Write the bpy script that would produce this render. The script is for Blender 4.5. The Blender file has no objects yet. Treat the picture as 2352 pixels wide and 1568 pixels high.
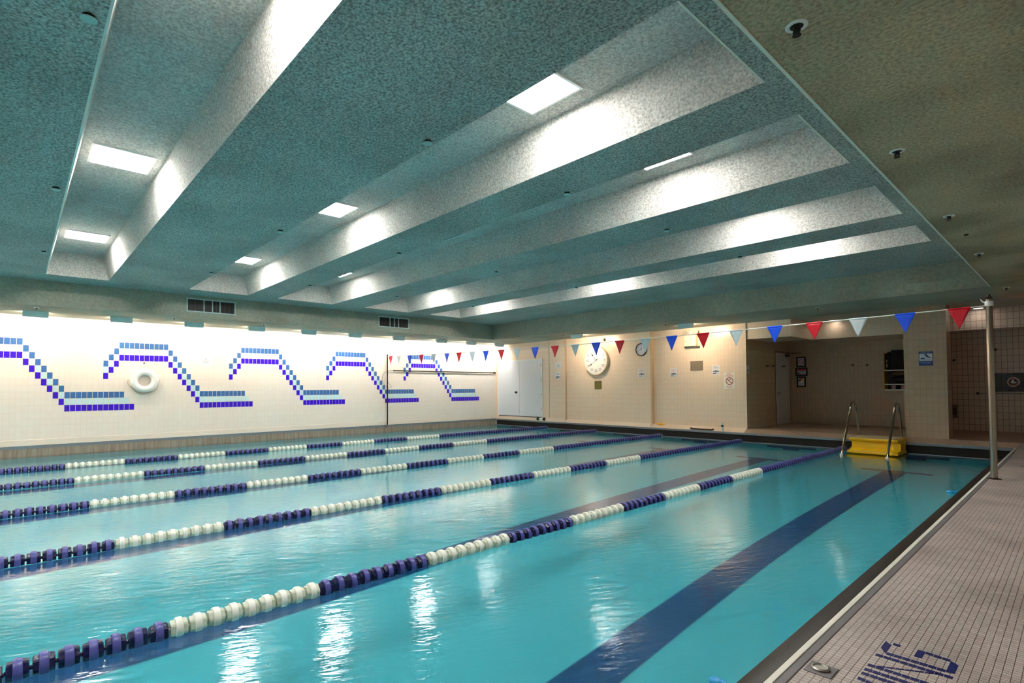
import bpy, bmesh, math, random
from mathutils import Vector, Matrix

random.seed(7)
S = bpy.context.scene
COL = S.collection
PI = math.pi

# ------------------------------------------------------------------ key dimensions (metres)
CAM_H = 1.267
XL, XR_EDGE, XR_OUT = -16.491, -0.952, -0.892      # left wall, right coping inner / outer edge
YP, YB = 14.42, -8.44                              # pool ends
ZW = -0.242                                        # water level (deck = 0)
ZC, ZS, ZT = 3.524, 3.0, 3.988                     # beam soffit, low soffit, coffer top
XS, YS, XE = -14.483, 12.556, -1.085               # faces of the left / far / right low soffits
XA, XC = -13.657, -1.567                           # coffer ends
YA, YBm, YC = 14.46, 14.50, 14.62                  # far wall planes, left to right
ZF = 0.10                                          # floor level of the alcove
XW = 1.7                                           # right wall (off frame)
YR = -10.5                                         # rear wall (off frame)
TW, TH = 0.1055, 0.155                             # wall tile pitch
MY0, MZT = -0.978, 2.465                           # mural origin

# ------------------------------------------------------------------ helpers
def setp(o, label=None, cat=None, group=None, kind=None):
    if label: o['label'] = label
    if cat: o['category'] = cat
    if group: o['group'] = group
    if kind: o['kind'] = kind
    return o

def empty(name, loc, label=None, cat=None, group=None):
    o = bpy.data.objects.new(name, None)
    o.empty_display_size = 0.1
    COL.objects.link(o)
    o.location = loc
    return setp(o, label, cat, group)

class MB:
    """collects shapes into one bmesh; several materials by index"""
    def __init__(self):
        self.bm = bmesh.new(); self.mi = 0
    def _fin(self, faces):
        for f in faces: f.material_index = self.mi
    def quad(self, *pts):
        vs = [self.bm.verts.new(p) for p in pts]
        f = self.bm.faces.new(vs); f.material_index = self.mi
        return f
    def box(self, x0, x1, y0, y1, z0, z1, bev=0.0):
        r = bmesh.ops.create_cube(self.bm, size=1.0)
        vs = r['verts']
        for v in vs:
            v.co = Vector(((x0 + x1) / 2 + v.co.x * (x1 - x0), (y0 + y1) / 2 + v.co.y * (y1 - y0), (z0 + z1) / 2 + v.co.z * (z1 - z0)))
        fs = set(f for v in vs for f in v.link_faces)
        self._fin(fs)
        if bev > 0:
            es = set(e for v in vs for e in v.link_edges)
            r2 = bmesh.ops.bevel(self.bm, geom=list(es), offset=bev, segments=2, affect='EDGES', profile=0.5)
            self._fin(r2['faces'])
    def cyl(self, p0, p1, r0, r1=None, n=16, cap=True):
        r1 = r0 if r1 is None else r1
        p0, p1 = Vector(p0), Vector(p1)
        d = (p1 - p0); L = d.length
        rot = Vector((0, 0, 1)).rotation_difference(d.normalized()).to_matrix().to_4x4()
        m = Matrix.Translation((p0 + p1) / 2) @ rot
        r = bmesh.ops.create_cone(self.bm, cap_ends=cap, segments=n, radius1=r0, radius2=r1, depth=L, matrix=m)
        self._fin(set(f for v in r['verts'] for f in v.link_faces))
    def sphere(self, c, r, sx=1, sy=1, sz=1, n=16):
        m = Matrix.Translation(c) @ Matrix.Diagonal((sx, sy, sz, 1))
        q = bmesh.ops.create_uvsphere(self.bm, u_segments=n, v_segments=max(6, n // 2), radius=r, matrix=m)
        self._fin(set(f for v in q['verts'] for f in v.link_faces))
    def lathe(self, prof, c, axis='Z', n=24, closed=False):
        """prof: list of (r, h) revolved about axis through c"""
        rings = []
        for r, h in prof:
            ring = []
            for k in range(n):
                a = 2 * PI * k / n
                u, w = r * math.cos(a), r * math.sin(a)
                if axis == 'Z': p = (u, w, h)
                elif axis == 'Y': p = (u, h, w)
                else: p = (h, u, w)
                ring.append(self.bm.verts.new(Vector(c) + Vector(p)))
            rings.append(ring)
        prs = list(zip(rings[:-1], rings[1:]))
        if closed: prs.append((rings[-1], rings[0]))
        for a, b in prs:
            for k in range(n):
                f = self.bm.faces.new((a[k], a[(k + 1) % n], b[(k + 1) % n], b[k])); f.material_index = self.mi
        if not closed:
            for ring in (rings[0], rings[-1]):
                try:
                    f = self.bm.faces.new(ring); f.material_index = self.mi
                except ValueError: pass
    def tube(self, pts, r, n=10, cap=True):
        pts = [Vector(p) for p in pts]
        rings = []; prev = None
        for i, p in enumerate(pts):
            t = (pts[min(i + 1, len(pts) - 1)] - pts[max(i - 1, 0)]).normalized()
            if prev is None:
                a = Vector((0, 0, 1)) if abs(t.z) < 0.9 else Vector((1, 0, 0))
                u = t.cross(a).normalized()
            else:
                u = (prev - t * prev.dot(t)).normalized()
            prev = u; w = t.cross(u)
            rr = r[i] if isinstance(r, (list, tuple)) else r
            rings.append([self.bm.verts.new(p + u * rr * math.cos(2 * PI * k / n) + w * rr * math.sin(2 * PI * k / n)) for k in range(n)])
        for a, b in zip(rings[:-1], rings[1:]):
            for k in range(n):
                f = self.bm.faces.new((a[k], a[(k + 1) % n], b[(k + 1) % n], b[k])); f.material_index = self.mi
        if cap:
            for ring in (rings[0], rings[-1]):
                f = self.bm.faces.new(ring); f.material_index = self.mi
    def prism(self, pts, d):
        """extrude a planar polygon by vector d"""
        d = Vector(d)
        a = [self.bm.verts.new(p) for p in pts]
        b = [self.bm.verts.new(Vector(p) + d) for p in pts]
        fs = [self.bm.faces.new(a), self.bm.faces.new(b[::-1])]
        n = len(pts)
        for k in range(n):
            fs.append(self.bm.faces.new((a[k], b[k], b[(k + 1) % n], a[(k + 1) % n])))
        self._fin(fs)
    def build(self, name, mats, parent=None, smooth=False, label=None, cat=None, group=None, kind=None, origin=None):
        bmesh.ops.recalc_face_normals(self.bm, faces=self.bm.faces)
        me = bpy.data.meshes.new(name)
        if origin is not None:
            bmesh.ops.translate(self.bm, verts=self.bm.verts, vec=-Vector(origin))
        elif parent is not None:
            bmesh.ops.translate(self.bm, verts=self.bm.verts, vec=-Vector(wloc(parent)))
        self.bm.to_mesh(me); self.bm.free()
        for m in (mats if isinstance(mats, (list, tuple)) else [mats]): me.materials.append(m)
        if smooth:
            for p in me.polygons: p.use_smooth = True
            try: me.set_sharp_from_angle(angle=math.radians(38))
            except Exception: pass
        o = bpy.data.objects.new(name, me)
        COL.objects.link(o)
        if parent is not None: o.parent = parent
        if origin is not None: o.location = origin
        return setp(o, label, cat, group, kind)

def wloc(o):
    v = Vector((0, 0, 0))
    while o is not None:
        v = v + o.location; o = o.parent
    return v

def text_verts(s, size, align='CENTER'):
    cu = bpy.data.curves.new('lettering', 'FONT')
    cu.body = s; cu.size = size; cu.align_x = align; cu.align_y = 'CENTER'; cu.resolution_u = 3
    ob = bpy.data.objects.new('lettering', cu)
    COL.objects.link(ob)
    dg = bpy.context.evaluated_depsgraph_get()
    me = bpy.data.meshes.new_from_object(ob.evaluated_get(dg))
    v = [x.co.copy() for x in me.vertices]; f = [tuple(p.vertices) for p in me.polygons]
    bpy.data.objects.remove(ob); bpy.data.curves.remove(cu); bpy.data.meshes.remove(me)
    return v, f

def add_text(mb, s, size, fn, align='CENTER', stretch=1.0):
    """fn maps text-plane (x, y) to a 3D point"""
    v, f = text_verts(s, size, align)
    bv = [mb.bm.verts.new(fn(p.x * stretch, p.y)) for p in v]
    for q in f:
        try:
            ff = mb.bm.faces.new([bv[i] for i in q]); ff.material_index = mb.mi
        except ValueError: pass

def dup(root, loc, label=None, group=None):
    r = root.copy(); COL.objects.link(r); r.location = loc
    if label: r['label'] = label
    if group: r['group'] = group
    for ch in list(root.children):
        c = ch.copy(); COL.objects.link(c); c.parent = r
        for g in list(ch.children):
            d = g.copy(); COL.objects.link(d); d.parent = c
    return r

ORD = ['first', 'second', 'third', 'fourth', 'fifth', 'sixth', 'seventh', 'eighth', 'ninth', 'tenth']

# ------------------------------------------------------------------ materials
def lin(c):
    return tuple(((v / 255.0) / 12.92 if v / 255.0 <= 0.04045 else (((v / 255.0) + 0.055) / 1.055) ** 2.4) for v in c) + (1.0,)

def newmat(name):
    m = bpy.data.materials.new(name); m.use_nodes = True
    nt = m.node_tree
    return m, nt, nt.nodes['Principled BSDF'], nt.nodes['Material Output']

def mat(name, rgb, rough=0.5, metal=0.0, spec=0.5, noise=0.0, nscale=8.0, bump=0.0):
    m, nt, b, out = newmat(name)
    b.inputs['Base Color'].default_value = lin(rgb)
    b.inputs['Roughness'].default_value = rough
    b.inputs['Metallic'].default_value = metal
    b.inputs['Specular IOR Level'].default_value = spec
    geo = nt.nodes.new('ShaderNodeTexCoord')
    tex = nt.nodes.new('ShaderNodeTexNoise'); tex.inputs['Scale'].default_value = nscale
    nt.links.new(geo.outputs['Object'], tex.inputs['Vector'])
    if noise > 0:
        mx = nt.nodes.new('ShaderNodeMix'); mx.data_type = 'RGBA'
        c = lin(rgb)
        mx.inputs['A'].default_value = tuple(max(0, v * (1 - noise)) for v in c[:3]) + (1,)
        mx.inputs['B'].default_value = tuple(min(1, v * (1 + noise)) for v in c[:3]) + (1,)
        nt.links.new(tex.outputs['Fac'], mx.inputs['Factor'])
        nt.links.new(mx.outputs['Result'], b.inputs['Base Color'])
    if bump > 0:
        bp = nt.nodes.new('ShaderNodeBump'); bp.inputs['Strength'].default_value = bump; bp.inputs['Distance'].default_value = 0.01
        nt.links.new(tex.outputs['Fac'], bp.inputs['Height']); nt.links.new(bp.outputs['Normal'], b.inputs['Normal'])
    return m

def emit(name, rgb, s):
    m, nt, b, out = newmat(name)
    b.inputs['Base Color'].default_value = (0.8, 0.8, 0.8, 1)
    b.inputs['Emission Color'].default_value = lin(rgb)
    b.inputs['Emission Strength'].default_value = s
    return m

def tile_mat(name, axis, c1, c2, mortar, w=TW, h=TH, off=(0, 0), msize=0.004, rough=0.22, dirt=0.0, bump=0.25, spec=0.5):
    """glazed tile grid in world metres; axis = wall normal"""
    m, nt, b, out = newmat(name)
    geo = nt.nodes.new('ShaderNodeNewGeometry')
    sep = nt.nodes.new('ShaderNodeSeparateXYZ'); nt.links.new(geo.outputs['Position'], sep.inputs[0])
    comb = nt.nodes.new('ShaderNodeCombineXYZ')
    a, z = {'X': ('Y', 'Z'), 'Y': ('X', 'Z'), 'Z': ('X', 'Y')}[axis]
    for src, idx, o in ((a, 0, off[0]), (z, 1, off[1])):
        sub = nt.nodes.new('ShaderNodeMath'); sub.operation = 'SUBTRACT'; sub.inputs[1].default_value = o
        nt.links.new(sep.outputs[src], sub.inputs[0]); nt.links.new(sub.outputs[0], comb.inputs[idx])
    br = nt.nodes.new('ShaderNodeTexBrick')
    br.offset = 0.0; br.squash = 1.0
    br.inputs['Scale'].default_value = 1.0
    br.inputs['Brick Width'].default_value = w; br.inputs['Row Height'].default_value = h
    br.inputs['Mortar Size'].default_value = msize; br.inputs['Mortar Smooth'].default_value = 0.15
    br.inputs['Color1'].default_value = lin(c1); br.inputs['Color2'].default_value = lin(c2); br.inputs['Mortar'].default_value = lin(mortar)
    nt.links.new(comb.outputs[0], br.inputs['Vector'])
    col = br.outputs['Color']
    if dirt > 0:
        nz = nt.nodes.new('ShaderNodeTexNoise'); nz.inputs['Scale'].default_value = 1.6; nz.inputs['Detail'].default_value = 5
        nt.links.new(geo.outputs['Position'], nz.inputs['Vector'])
        rp = nt.nodes.new('ShaderNodeMapRange'); rp.inputs['From Min'].default_value = 0.42; rp.inputs['From Max'].default_value = 0.72
        rp.inputs['To Min'].default_value = 1.0; rp.inputs['To Max'].default_value = 1.0 - dirt
        nt.links.new(nz.outputs['Fac'], rp.inputs['Value'])
        mx = nt.nodes.new('ShaderNodeMix'); mx.data_type = 'RGBA'; mx.blend_type = 'MULTIPLY'; mx.inputs['Factor'].default_value = 1.0
        nt.links.new(col, mx.inputs['A']); nt.links.new(rp.outputs['Result'], mx.inputs['B'])
        col = mx.outputs['Result']
    nt.links.new(col, b.inputs['Base Color'])
    b.inputs['Roughness'].default_value = rough
    b.inputs['Specular IOR Level'].default_value = spec
    if bump > 0:
        bp = nt.nodes.new('ShaderNodeBump'); bp.inputs['Strength'].default_value = bump; bp.inputs['Distance'].default_value = 0.003; bp.invert = True
        nt.links.new(br.outputs['Fac'], bp.inputs['Height']); nt.links.new(bp.outputs['Normal'], b.inputs['Normal'])
    return m

def stucco_mat(name, rgb, lo=0.62, hi=1.2, scale=34.0, bump=1.0, grime=0.16):
    m, nt, b, out = newmat(name)
    geo = nt.nodes.new('ShaderNodeNewGeometry')
    n1 = nt.nodes.new('ShaderNodeTexNoise'); n1.inputs['Scale'].default_value = scale; n1.inputs['Detail'].default_value = 5; n1.inputs['Roughness'].default_value = 0.65
    n2 = nt.nodes.new('ShaderNodeTexNoise'); n2.inputs['Scale'].default_value = 0.9; n2.inputs['Detail'].default_value = 3
    for n in (n1, n2): nt.links.new(geo.outputs['Position'], n.inputs['Vector'])
    r1 = nt.nodes.new('ShaderNodeMapRange'); r1.inputs['From Min'].default_value = 0.36; r1.inputs['From Max'].default_value = 0.62
    r1.inputs['To Min'].default_value = lo; r1.inputs['To Max'].default_value = hi
    nt.links.new(n1.outputs['Fac'], r1.inputs['Value'])
    r2 = nt.nodes.new('ShaderNodeMapRange'); r2.inputs['From Min'].default_value = 0.35; r2.inputs['From Max'].default_value = 0.65
    r2.inputs['To Min'].default_value = 1.0 - grime; r2.inputs['To Max'].default_value = 1.0 + grime * 0.5
    nt.links.new(n2.outputs['Fac'], r2.inputs['Value'])
    mu = nt.nodes.new('ShaderNodeMath'); mu.operation = 'MULTIPLY'
    nt.links.new(r1.outputs['Result'], mu.inputs[0]); nt.links.new(r2.outputs['Result'], mu.inputs[1])
    mx = nt.nodes.new('ShaderNodeMix'); mx.data_type = 'RGBA'; mx.blend_type = 'MULTIPLY'; mx.inputs['Factor'].default_value = 1.0
    mx.inputs['A'].default_value = lin(rgb); nt.links.new(mu.outputs[0], mx.inputs['B'])
    nt.links.new(mx.outputs['Result'], b.inputs['Base Color'])
    b.inputs['Roughness'].default_value = 0.9; b.inputs['Specular IOR Level'].default_value = 0.15
    bp = nt.nodes.new('ShaderNodeBump'); bp.inputs['Strength'].default_value = bump; bp.inputs['Distance'].default_value = 0.012
    nt.links.new(n1.outputs['Fac'], bp.inputs['Height']); nt.links.new(bp.outputs['Normal'], b.inputs['Normal'])
    return m

def water_mat():
    m = bpy.data.materials.new('water_surface'); m.use_nodes = True
    nt = m.node_tree; nt.nodes.clear()
    out = nt.nodes.new('ShaderNodeOutputMaterial')
    tr = nt.nodes.new('ShaderNodeBsdfRefraction'); tr.inputs['IOR'].default_value = 1.333; tr.inputs['Roughness'].default_value = 0.09; tr.inputs['Color'].default_value = (0.92, 0.985, 0.99, 1)
    gl = nt.nodes.new('ShaderNodeBsdfGlossy'); gl.inputs['Roughness'].default_value = 0.075; gl.inputs['Color'].default_value = (0.95, 0.97, 0.97, 1)
    fr = nt.nodes.new('ShaderNodeFresnel'); fr.inputs['IOR'].default_value = 1.43
    geo = nt.nodes.new('ShaderNodeNewGeometry')
    mp = nt.nodes.new('ShaderNodeMapping'); mp.inputs['Rotation'].default_value = (0, 0, math.radians(-65))
    mp2 = nt.nodes.new('ShaderNodeMapping'); mp2.inputs['Scale'].default_value = (0.7, 2.6, 1.0); nt.links.new(mp.outputs['Vector'], mp2.inputs['Vector'])
    n1 = nt.nodes.new('ShaderNodeTexNoise'); n1.inputs['Scale'].default_value = 7.0; n1.inputs['Detail'].default_value = 3; n1.inputs['Distortion'].default_value = 0.6
    n2 = nt.nodes.new('ShaderNodeTexNoise'); n2.inputs['Scale'].default_value = 1.3; n2.inputs['Detail'].default_value = 2
    nt.links.new(geo.outputs['Position'], mp.inputs['Vector'])
    nt.links.new(mp2.outputs['Vector'], n1.inputs['Vector']); nt.links.new(mp.outputs['Vector'], n2.inputs['Vector'])
    ad = nt.nodes.new('ShaderNodeMath'); ad.operation = 'MULTIPLY_ADD'; ad.inputs[1].default_value = 0.5
    nt.links.new(n1.outputs['Fac'], ad.inputs[0]); nt.links.new(n2.outputs['Fac'], ad.inputs[2])
    bp = nt.nodes.new('ShaderNodeBump'); bp.inputs['Strength'].default_value = 0.30; bp.inputs['Distance'].default_value = 0.02
    nt.links.new(ad.outputs[0], bp.inputs['Height'])
    bp2 = nt.nodes.new('ShaderNodeBump'); bp2.inputs['Strength'].default_value = 0.10; bp2.inputs['Distance'].default_value = 0.02; nt.links.new(n2.outputs['Fac'], bp2.inputs['Height']); nt.links.new(bp2.outputs['Normal'], tr.inputs['Normal']); nt.links.new(bp.outputs['Normal'], gl.inputs['Normal']); nt.links.new(bp.outputs['Normal'], fr.inputs['Normal'])
    mx = nt.nodes.new('ShaderNodeMixShader')
    nt.links.new(fr.outputs[0], mx.inputs[0]); nt.links.new(tr.outputs[0], mx.inputs[1]); nt.links.new(gl.outputs[0], mx.inputs[2])
    nt.links.new(mx.outputs[0], out.inputs['Surface'])
    return m

def streak_mat(name, top, low):
    """stainless gutter face: brown water streaks"""
    m, nt, b, out = newmat(name)
    geo = nt.nodes.new('ShaderNodeNewGeometry')
    mp = nt.nodes.new('ShaderNodeMapping'); mp.inputs['Scale'].default_value = (1.0, 9.0, 0.8)
    nz = nt.nodes.new('ShaderNodeTexNoise'); nz.inputs['Scale'].default_value = 2.0; nz.inputs['Detail'].default_value = 6
    nt.links.new(geo.outputs['Position'], mp.inputs['Vector']); nt.links.new(mp.outputs['Vector'], nz.inputs['Vector'])
    cr = nt.nodes.new('ShaderNodeMix'); cr.data_type = 'RGBA'
    cr.inputs['A'].default_value = lin(top); cr.inputs['B'].default_value = lin(low)
    mr = nt.nodes.new('ShaderNodeMapRange'); mr.inputs['From Min'].default_value = 0.35; mr.inputs['From Max'].default_value = 0.7
    nt.links.new(nz.outputs['Fac'], mr.inputs['Value']); nt.links.new(mr.outputs['Result'], cr.inputs['Factor'])
    nt.links.new(cr.outputs['Result'], b.inputs['Base Color'])
    b.inputs['Roughness'].default_value = 0.45
    return m

M = {}
M['tile_left'] = tile_mat('cream_glazed_tile_left', 'X', (242, 231, 220), (240, 228, 216), (234, 221, 208), off=(MY0, MZT), rough=0.2, bump=0.2)
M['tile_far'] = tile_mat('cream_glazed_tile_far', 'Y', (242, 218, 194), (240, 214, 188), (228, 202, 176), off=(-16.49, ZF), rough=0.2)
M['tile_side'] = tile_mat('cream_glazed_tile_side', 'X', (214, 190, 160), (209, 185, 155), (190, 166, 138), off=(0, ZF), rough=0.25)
M['tile_dim'] = tile_mat('cream_tile_shaded', 'Y', (190, 164, 138), (185, 159, 133), (170, 146, 122), off=(-16.49, ZF), rough=0.25)  # darker copy of the cream tile; shade of alcove and column put into colour
M['tile_right'] = tile_mat('beige_tile_dark_grout', 'Y', (236, 220, 206), (230, 214, 200), (168, 140, 124), off=(-2.3, ZF + 0.012), rough=0.25, msize=0.005)
M['base'] = mat('cream_cove_base', (232, 210, 188), 0.3, noise=0.05)
M['base_left'] = mat('pale_cove_base', (238, 222, 208), 0.3, noise=0.04)
M['deck'] = tile_mat('mosaic_deck_tile', 'Z', (202, 186, 180), (188, 172, 165), (92, 80, 72), w=0.0309, h=0.0262, off=(-0.892, 0), msize=0.0016, rough=0.42, dirt=0.35, bump=0.3)
M['deck_far'] = tile_mat('beige_mosaic_floor', 'Z', (186, 160, 138), (176, 150, 128), (140, 116, 98), w=0.0309, h=0.0262, msize=0.0016, rough=0.35, dirt=0.2, bump=0.2)
M['stucco'] = stucco_mat('stucco_ceiling', (188, 192, 186), lo=0.42, hi=1.38, scale=52, bump=1.0)
M['stucco_beige'] = stucco_mat('stucco_soffit', (176, 176, 160), lo=0.82, hi=1.08, scale=26, bump=0.5)
M['stucco_right'] = stucco_mat('stucco_low_ceiling', (196, 178, 146), lo=0.6, hi=1.16, scale=48, bump=0.8, grime=0.3)
M['stucco_plain'] = mat('smooth_plaster', (190, 184, 168), 0.8, noise=0.06, nscale=3)
M['bead'] = mat('corner_bead', (232, 238, 228), 0.6, noise=0.05)  # corner beads; their lit edge is put into the lighter paint
M['pool'] = mat('aqua_pool_paint', (92, 208, 220), 0.7, noise=0.06, nscale=0.8)
M['lane_mark'] = mat('navy_lane_tile', (0, 84, 138), 0.5, noise=0.1)
M['water'] = water_mat()
M['steel_band'] = streak_mat('streaked_gutter_steel', (158, 146, 132), (126, 110, 94))
M['steel_edge'] = mat('blue_grey_gutter_edge', (132, 140, 148), 0.35, 0.3, noise=0.1)
M['coping'] = mat('grey_coping', (116, 110, 113), 0.45, 0.1, noise=0.12, nscale=6)
M['white_strip'] = mat('white_gutter_strip', (232, 226, 214), 0.4, noise=0.05)
M['recess_shade'] = mat('dark_recess_shade', (30, 26, 23), 0.5, 0.2, noise=0.2)  # near-black colour stands for the shade inside gutter, vents and slots
M['gutter_lip'] = mat('dark_gutter_lip', (52, 46, 44), 0.35, 0.5, noise=0.2)
M['moss'] = mat('green_gutter_seam', (60, 72, 44), 0.8, noise=0.3)
M['steel'] = mat('brushed_stainless', (168, 158, 146), 0.16, 1.0, noise=0.06)
M['steel_dull'] = mat('dull_stainless', (170, 164, 156), 0.4, 0.9, noise=0.1)
M['panel_steel'] = mat('aged_steel_panel', (156, 138, 116), 0.35, 0.6, noise=0.15)
M['black'] = mat('black_plastic', (18, 17, 18), 0.45)
M['dark_metal'] = mat('dark_bronze_metal', (62, 52, 44), 0.4, 0.7, noise=0.1)
M['white'] = mat('white_enamel', (238, 238, 236), 0.35)
M['door_white'] = mat('white_painted_door', (226, 228, 234), 0.4, noise=0.02)
M['ivory'] = mat('ivory_plastic', (240, 228, 196), 0.4)
M['grey_paint'] = mat('grey_housing', (236, 242, 240), 0.5, noise=0.05)
M['lens'] = emit('panel_lens', (255, 252, 246), 30.0)
M['lens_off'] = mat('unlit_lens', (150, 156, 152), 0.4)
M['wash_warm'] = emit('washer_lens_warm', (255, 234, 214), 92.0)
M['wash_far'] = emit('washer_lens_end_wall', (255, 228, 198), 105.0)
M['wash_cool'] = emit('washer_lens_neutral', (255, 247, 242), 92.0)
M['down'] = emit('downlight_lens', (255, 240, 224), 9.0)
M['t_blue'] = mat('steel_blue_tile', (66, 112, 172), 0.2, noise=0.1, nscale=30)
M['t_light'] = mat('pale_aqua_tile', (205, 232, 234), 0.2, noise=0.03, nscale=30)
M['t_violet'] = mat('ultramarine_tile', (64, 24, 206), 0.2, noise=0.12, nscale=30)
M['rope_white'] = mat('white_float_plastic', (240, 238, 228), 0.35)
M['rope_blue'] = mat('lit_navy_float_ring', (84, 84, 156), 0.35)  # navy rims; the lavender of light falling on them is put into the colour
M['rope_fin_w'] = mat('grey_white_float_fin', (206, 210, 190), 0.4)
M['rope_fin_b'] = mat('deep_navy_float_fin', (12, 14, 66), 0.3)
M['cable'] = mat('steel_cable', (150, 150, 150), 0.4, 0.8)
M['f_red'] = mat('red_vinyl', (226, 22, 46), 0.45, noise=0.06)
M['f_blue'] = mat('blue_vinyl', (16, 86, 242), 0.45, noise=0.06)
M['f_white'] = mat('white_vinyl', (206, 216, 222), 0.45, noise=0.04)
M['line_white'] = mat('white_cord', (226, 222, 216), 0.6)
M['yellow'] = mat('yellow_fibreglass', (250, 196, 8), 0.35, noise=0.06)
M['tread'] = mat('pale_tread', (214, 196, 150), 0.6, noise=0.1, nscale=40)
M['buoy'] = mat('white_buoy_foam', (246, 244, 240), 0.5, noise=0.02)
M['rope'] = mat('tan_rope', (196, 178, 150), 0.8, noise=0.15, nscale=60)
M['paper'] = mat('white_paper', (240, 236, 236), 0.6)
M['ink_grey'] = mat('grey_ink', (150, 150, 156), 0.7)
M['ink_pink'] = mat('pink_ink', (220, 160, 166), 0.7)
M['ink_blue'] = mat('slate_blue_ink', (126, 140, 166), 0.7)
M['ink_dark'] = mat('dark_ink', (70, 50, 80), 0.7)
M['ink_brown'] = mat('brown_ink', (92, 74, 66), 0.7)
M['ink_red'] = mat('red_ink', (206, 40, 50), 0.6)
M['ink_black'] = mat('black_ink', (20, 20, 22), 0.6)
M['sign_cream'] = mat('cream_sign_board', (246, 240, 226), 0.4)
M['sign_blue'] = mat('navy_sign_ink', (24, 48, 120), 0.4)
M['navy_tile'] = tile_mat('navy_glazed_tile', 'Y', (14, 18, 52), (10, 14, 44), (44, 52, 96), off=(-2.3, ZF + 0.012), rough=0.2)
M['olive'] = mat('olive_grille', (150, 140, 74), 0.6, noise=0.15, nscale=40)
M['glass_green'] = mat('green_bottle_label', (16, 74, 50), 0.3)
M['bottle'] = mat('clear_plastic', (222, 226, 218), 0.12)
M['cyan'] = mat('cyan_plastic', (20, 150, 214), 0.4)
M['text_navy'] = mat('navy_mosaic', (18, 26, 98), 0.35, noise=0.12, nscale=60)
M['red_glow'] = emit('red_lamp', (255, 40, 30), 6.0)
M['y_diamond'] = mat('yellow_ink', (240, 210, 40), 0.5)
M['bag'] = mat('dark_navy_fabric', (14, 14, 24), 0.8, noise=0.2)
M['khaki'] = mat('khaki_fabric', (110, 92, 64), 0.8, noise=0.2)
M['wood_yellow'] = mat('yellow_board', (214, 170, 30), 0.5, noise=0.05)

# ------------------------------------------------------------------ camera
yaw, pitch, roll = math.radians(47.061), math.radians(1.539), math.radians(-0.350)
fw = Vector((-math.sin(yaw) * math.cos(pitch), math.cos(yaw) * math.cos(pitch), math.sin(pitch)))
rt = Vector((math.cos(yaw), math.sin(yaw), 0)); up = rt.cross(fw)
rt2 = rt * math.cos(roll) + up * math.sin(roll); up2 = up * math.cos(roll) - rt * math.sin(roll)
cd = bpy.data.cameras.new('camera'); co = bpy.data.objects.new('camera', cd); COL.objects.link(co)
mw = Matrix((rt2, up2, -fw)).transposed().to_4x4(); mw.translation = Vector((0, 0, CAM_H))
co.matrix_world = mw
cd.sensor_fit = 'HORIZONTAL'; cd.sensor_width = 36.0; cd.lens = 1220.698 / 2352 * 36.0
cd.shift_y = 72.815 / 2352; cd.clip_start = 0.02; cd.clip_end = 200
S.camera = co

# ------------------------------------------------------------------ SETTING: walls, floor, ceiling, pool
def struct(mb, name, mats, smooth=False, label=None):
    return mb.build(name, mats, smooth=smooth, kind='structure', label=label, origin=(0, 0, 0))

mb = MB(); mb.box(XL - 0.3, XL, YR, YA + 0.3, -1.95, 4.6)
struct(mb, 'wall_left', M['tile_left'], label='long white tiled wall with the blue wave pattern')

# far wall, three planes stepping back, with the double-door opening left closed behind the door
mb = MB()
mb.box(XL, -12.69, YA, YA + 0.4, -0.01, 4.6)
mb.box(-12.69, -9.175, YBm, YBm + 0.36, -0.01, 4.6)
mb.box(-9.175, -6.43, YC, YC + 0.24, -0.01, 4.6)
mb.box(-6.43, -6.285, YC, YC + 0.003, -0.01, 4.6)
struct(mb, 'wall_far', M['tile_far'], label='cream tiled end wall with the clocks')
mb = MB(); mb.box(-12.735, -12.685, YA - 0.006, YBm + 0.002, 0.1, 3.0, 0.004)
mb.box(-9.225, -9.165, YBm - 0.008, YC + 0.002, 0.1, 3.0, 0.004)
struct(mb, 'trim_1', mat('tan_corner_strip', (214, 180, 140), 0.3, noise=0.05))  # plain tan strips along the two wall steps
mb = MB(); mb.box(-13.53, -13.49, YA - 0.012, YA, 0.12, 3.0, 0.003)
struct(mb, 'trim_2', mat('joint_strip', (206, 186, 160), 0.4, noise=0.05))

# alcove
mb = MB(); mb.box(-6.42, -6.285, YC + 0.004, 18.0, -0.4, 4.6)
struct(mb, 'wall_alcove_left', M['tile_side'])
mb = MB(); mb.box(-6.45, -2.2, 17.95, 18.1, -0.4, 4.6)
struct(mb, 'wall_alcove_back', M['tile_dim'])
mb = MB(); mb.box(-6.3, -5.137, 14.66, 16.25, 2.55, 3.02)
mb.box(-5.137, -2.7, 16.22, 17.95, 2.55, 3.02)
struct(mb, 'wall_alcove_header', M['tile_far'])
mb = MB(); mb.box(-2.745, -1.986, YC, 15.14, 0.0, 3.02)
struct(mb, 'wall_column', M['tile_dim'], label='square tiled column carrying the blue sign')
mb = MB(); mb.box(-2.6, XW, 17.6, 17.95, -0.2, 3.4)
struct(mb, 'wall_right_back', M['tile_right'])
mb = MB(); mb.box(-2.6, XW, 16.32, 16.5, 2.55, 3.05)
struct(mb, 'wall_right_header', M['tile_right'])
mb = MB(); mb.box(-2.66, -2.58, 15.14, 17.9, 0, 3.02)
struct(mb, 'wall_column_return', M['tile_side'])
mb = MB(); mb.box(XW, XW + 0.2, YR, 18.0, -0.4, 4.6)
struct(mb, 'wall_right', M['stucco_plain'])
mb = MB(); mb.box(XL - 0.3, XW + 0.2, YR - 0.2, YR, -1.95, 4.6)
struct(mb, 'wall_rear', M['stucco_plain'])

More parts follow.
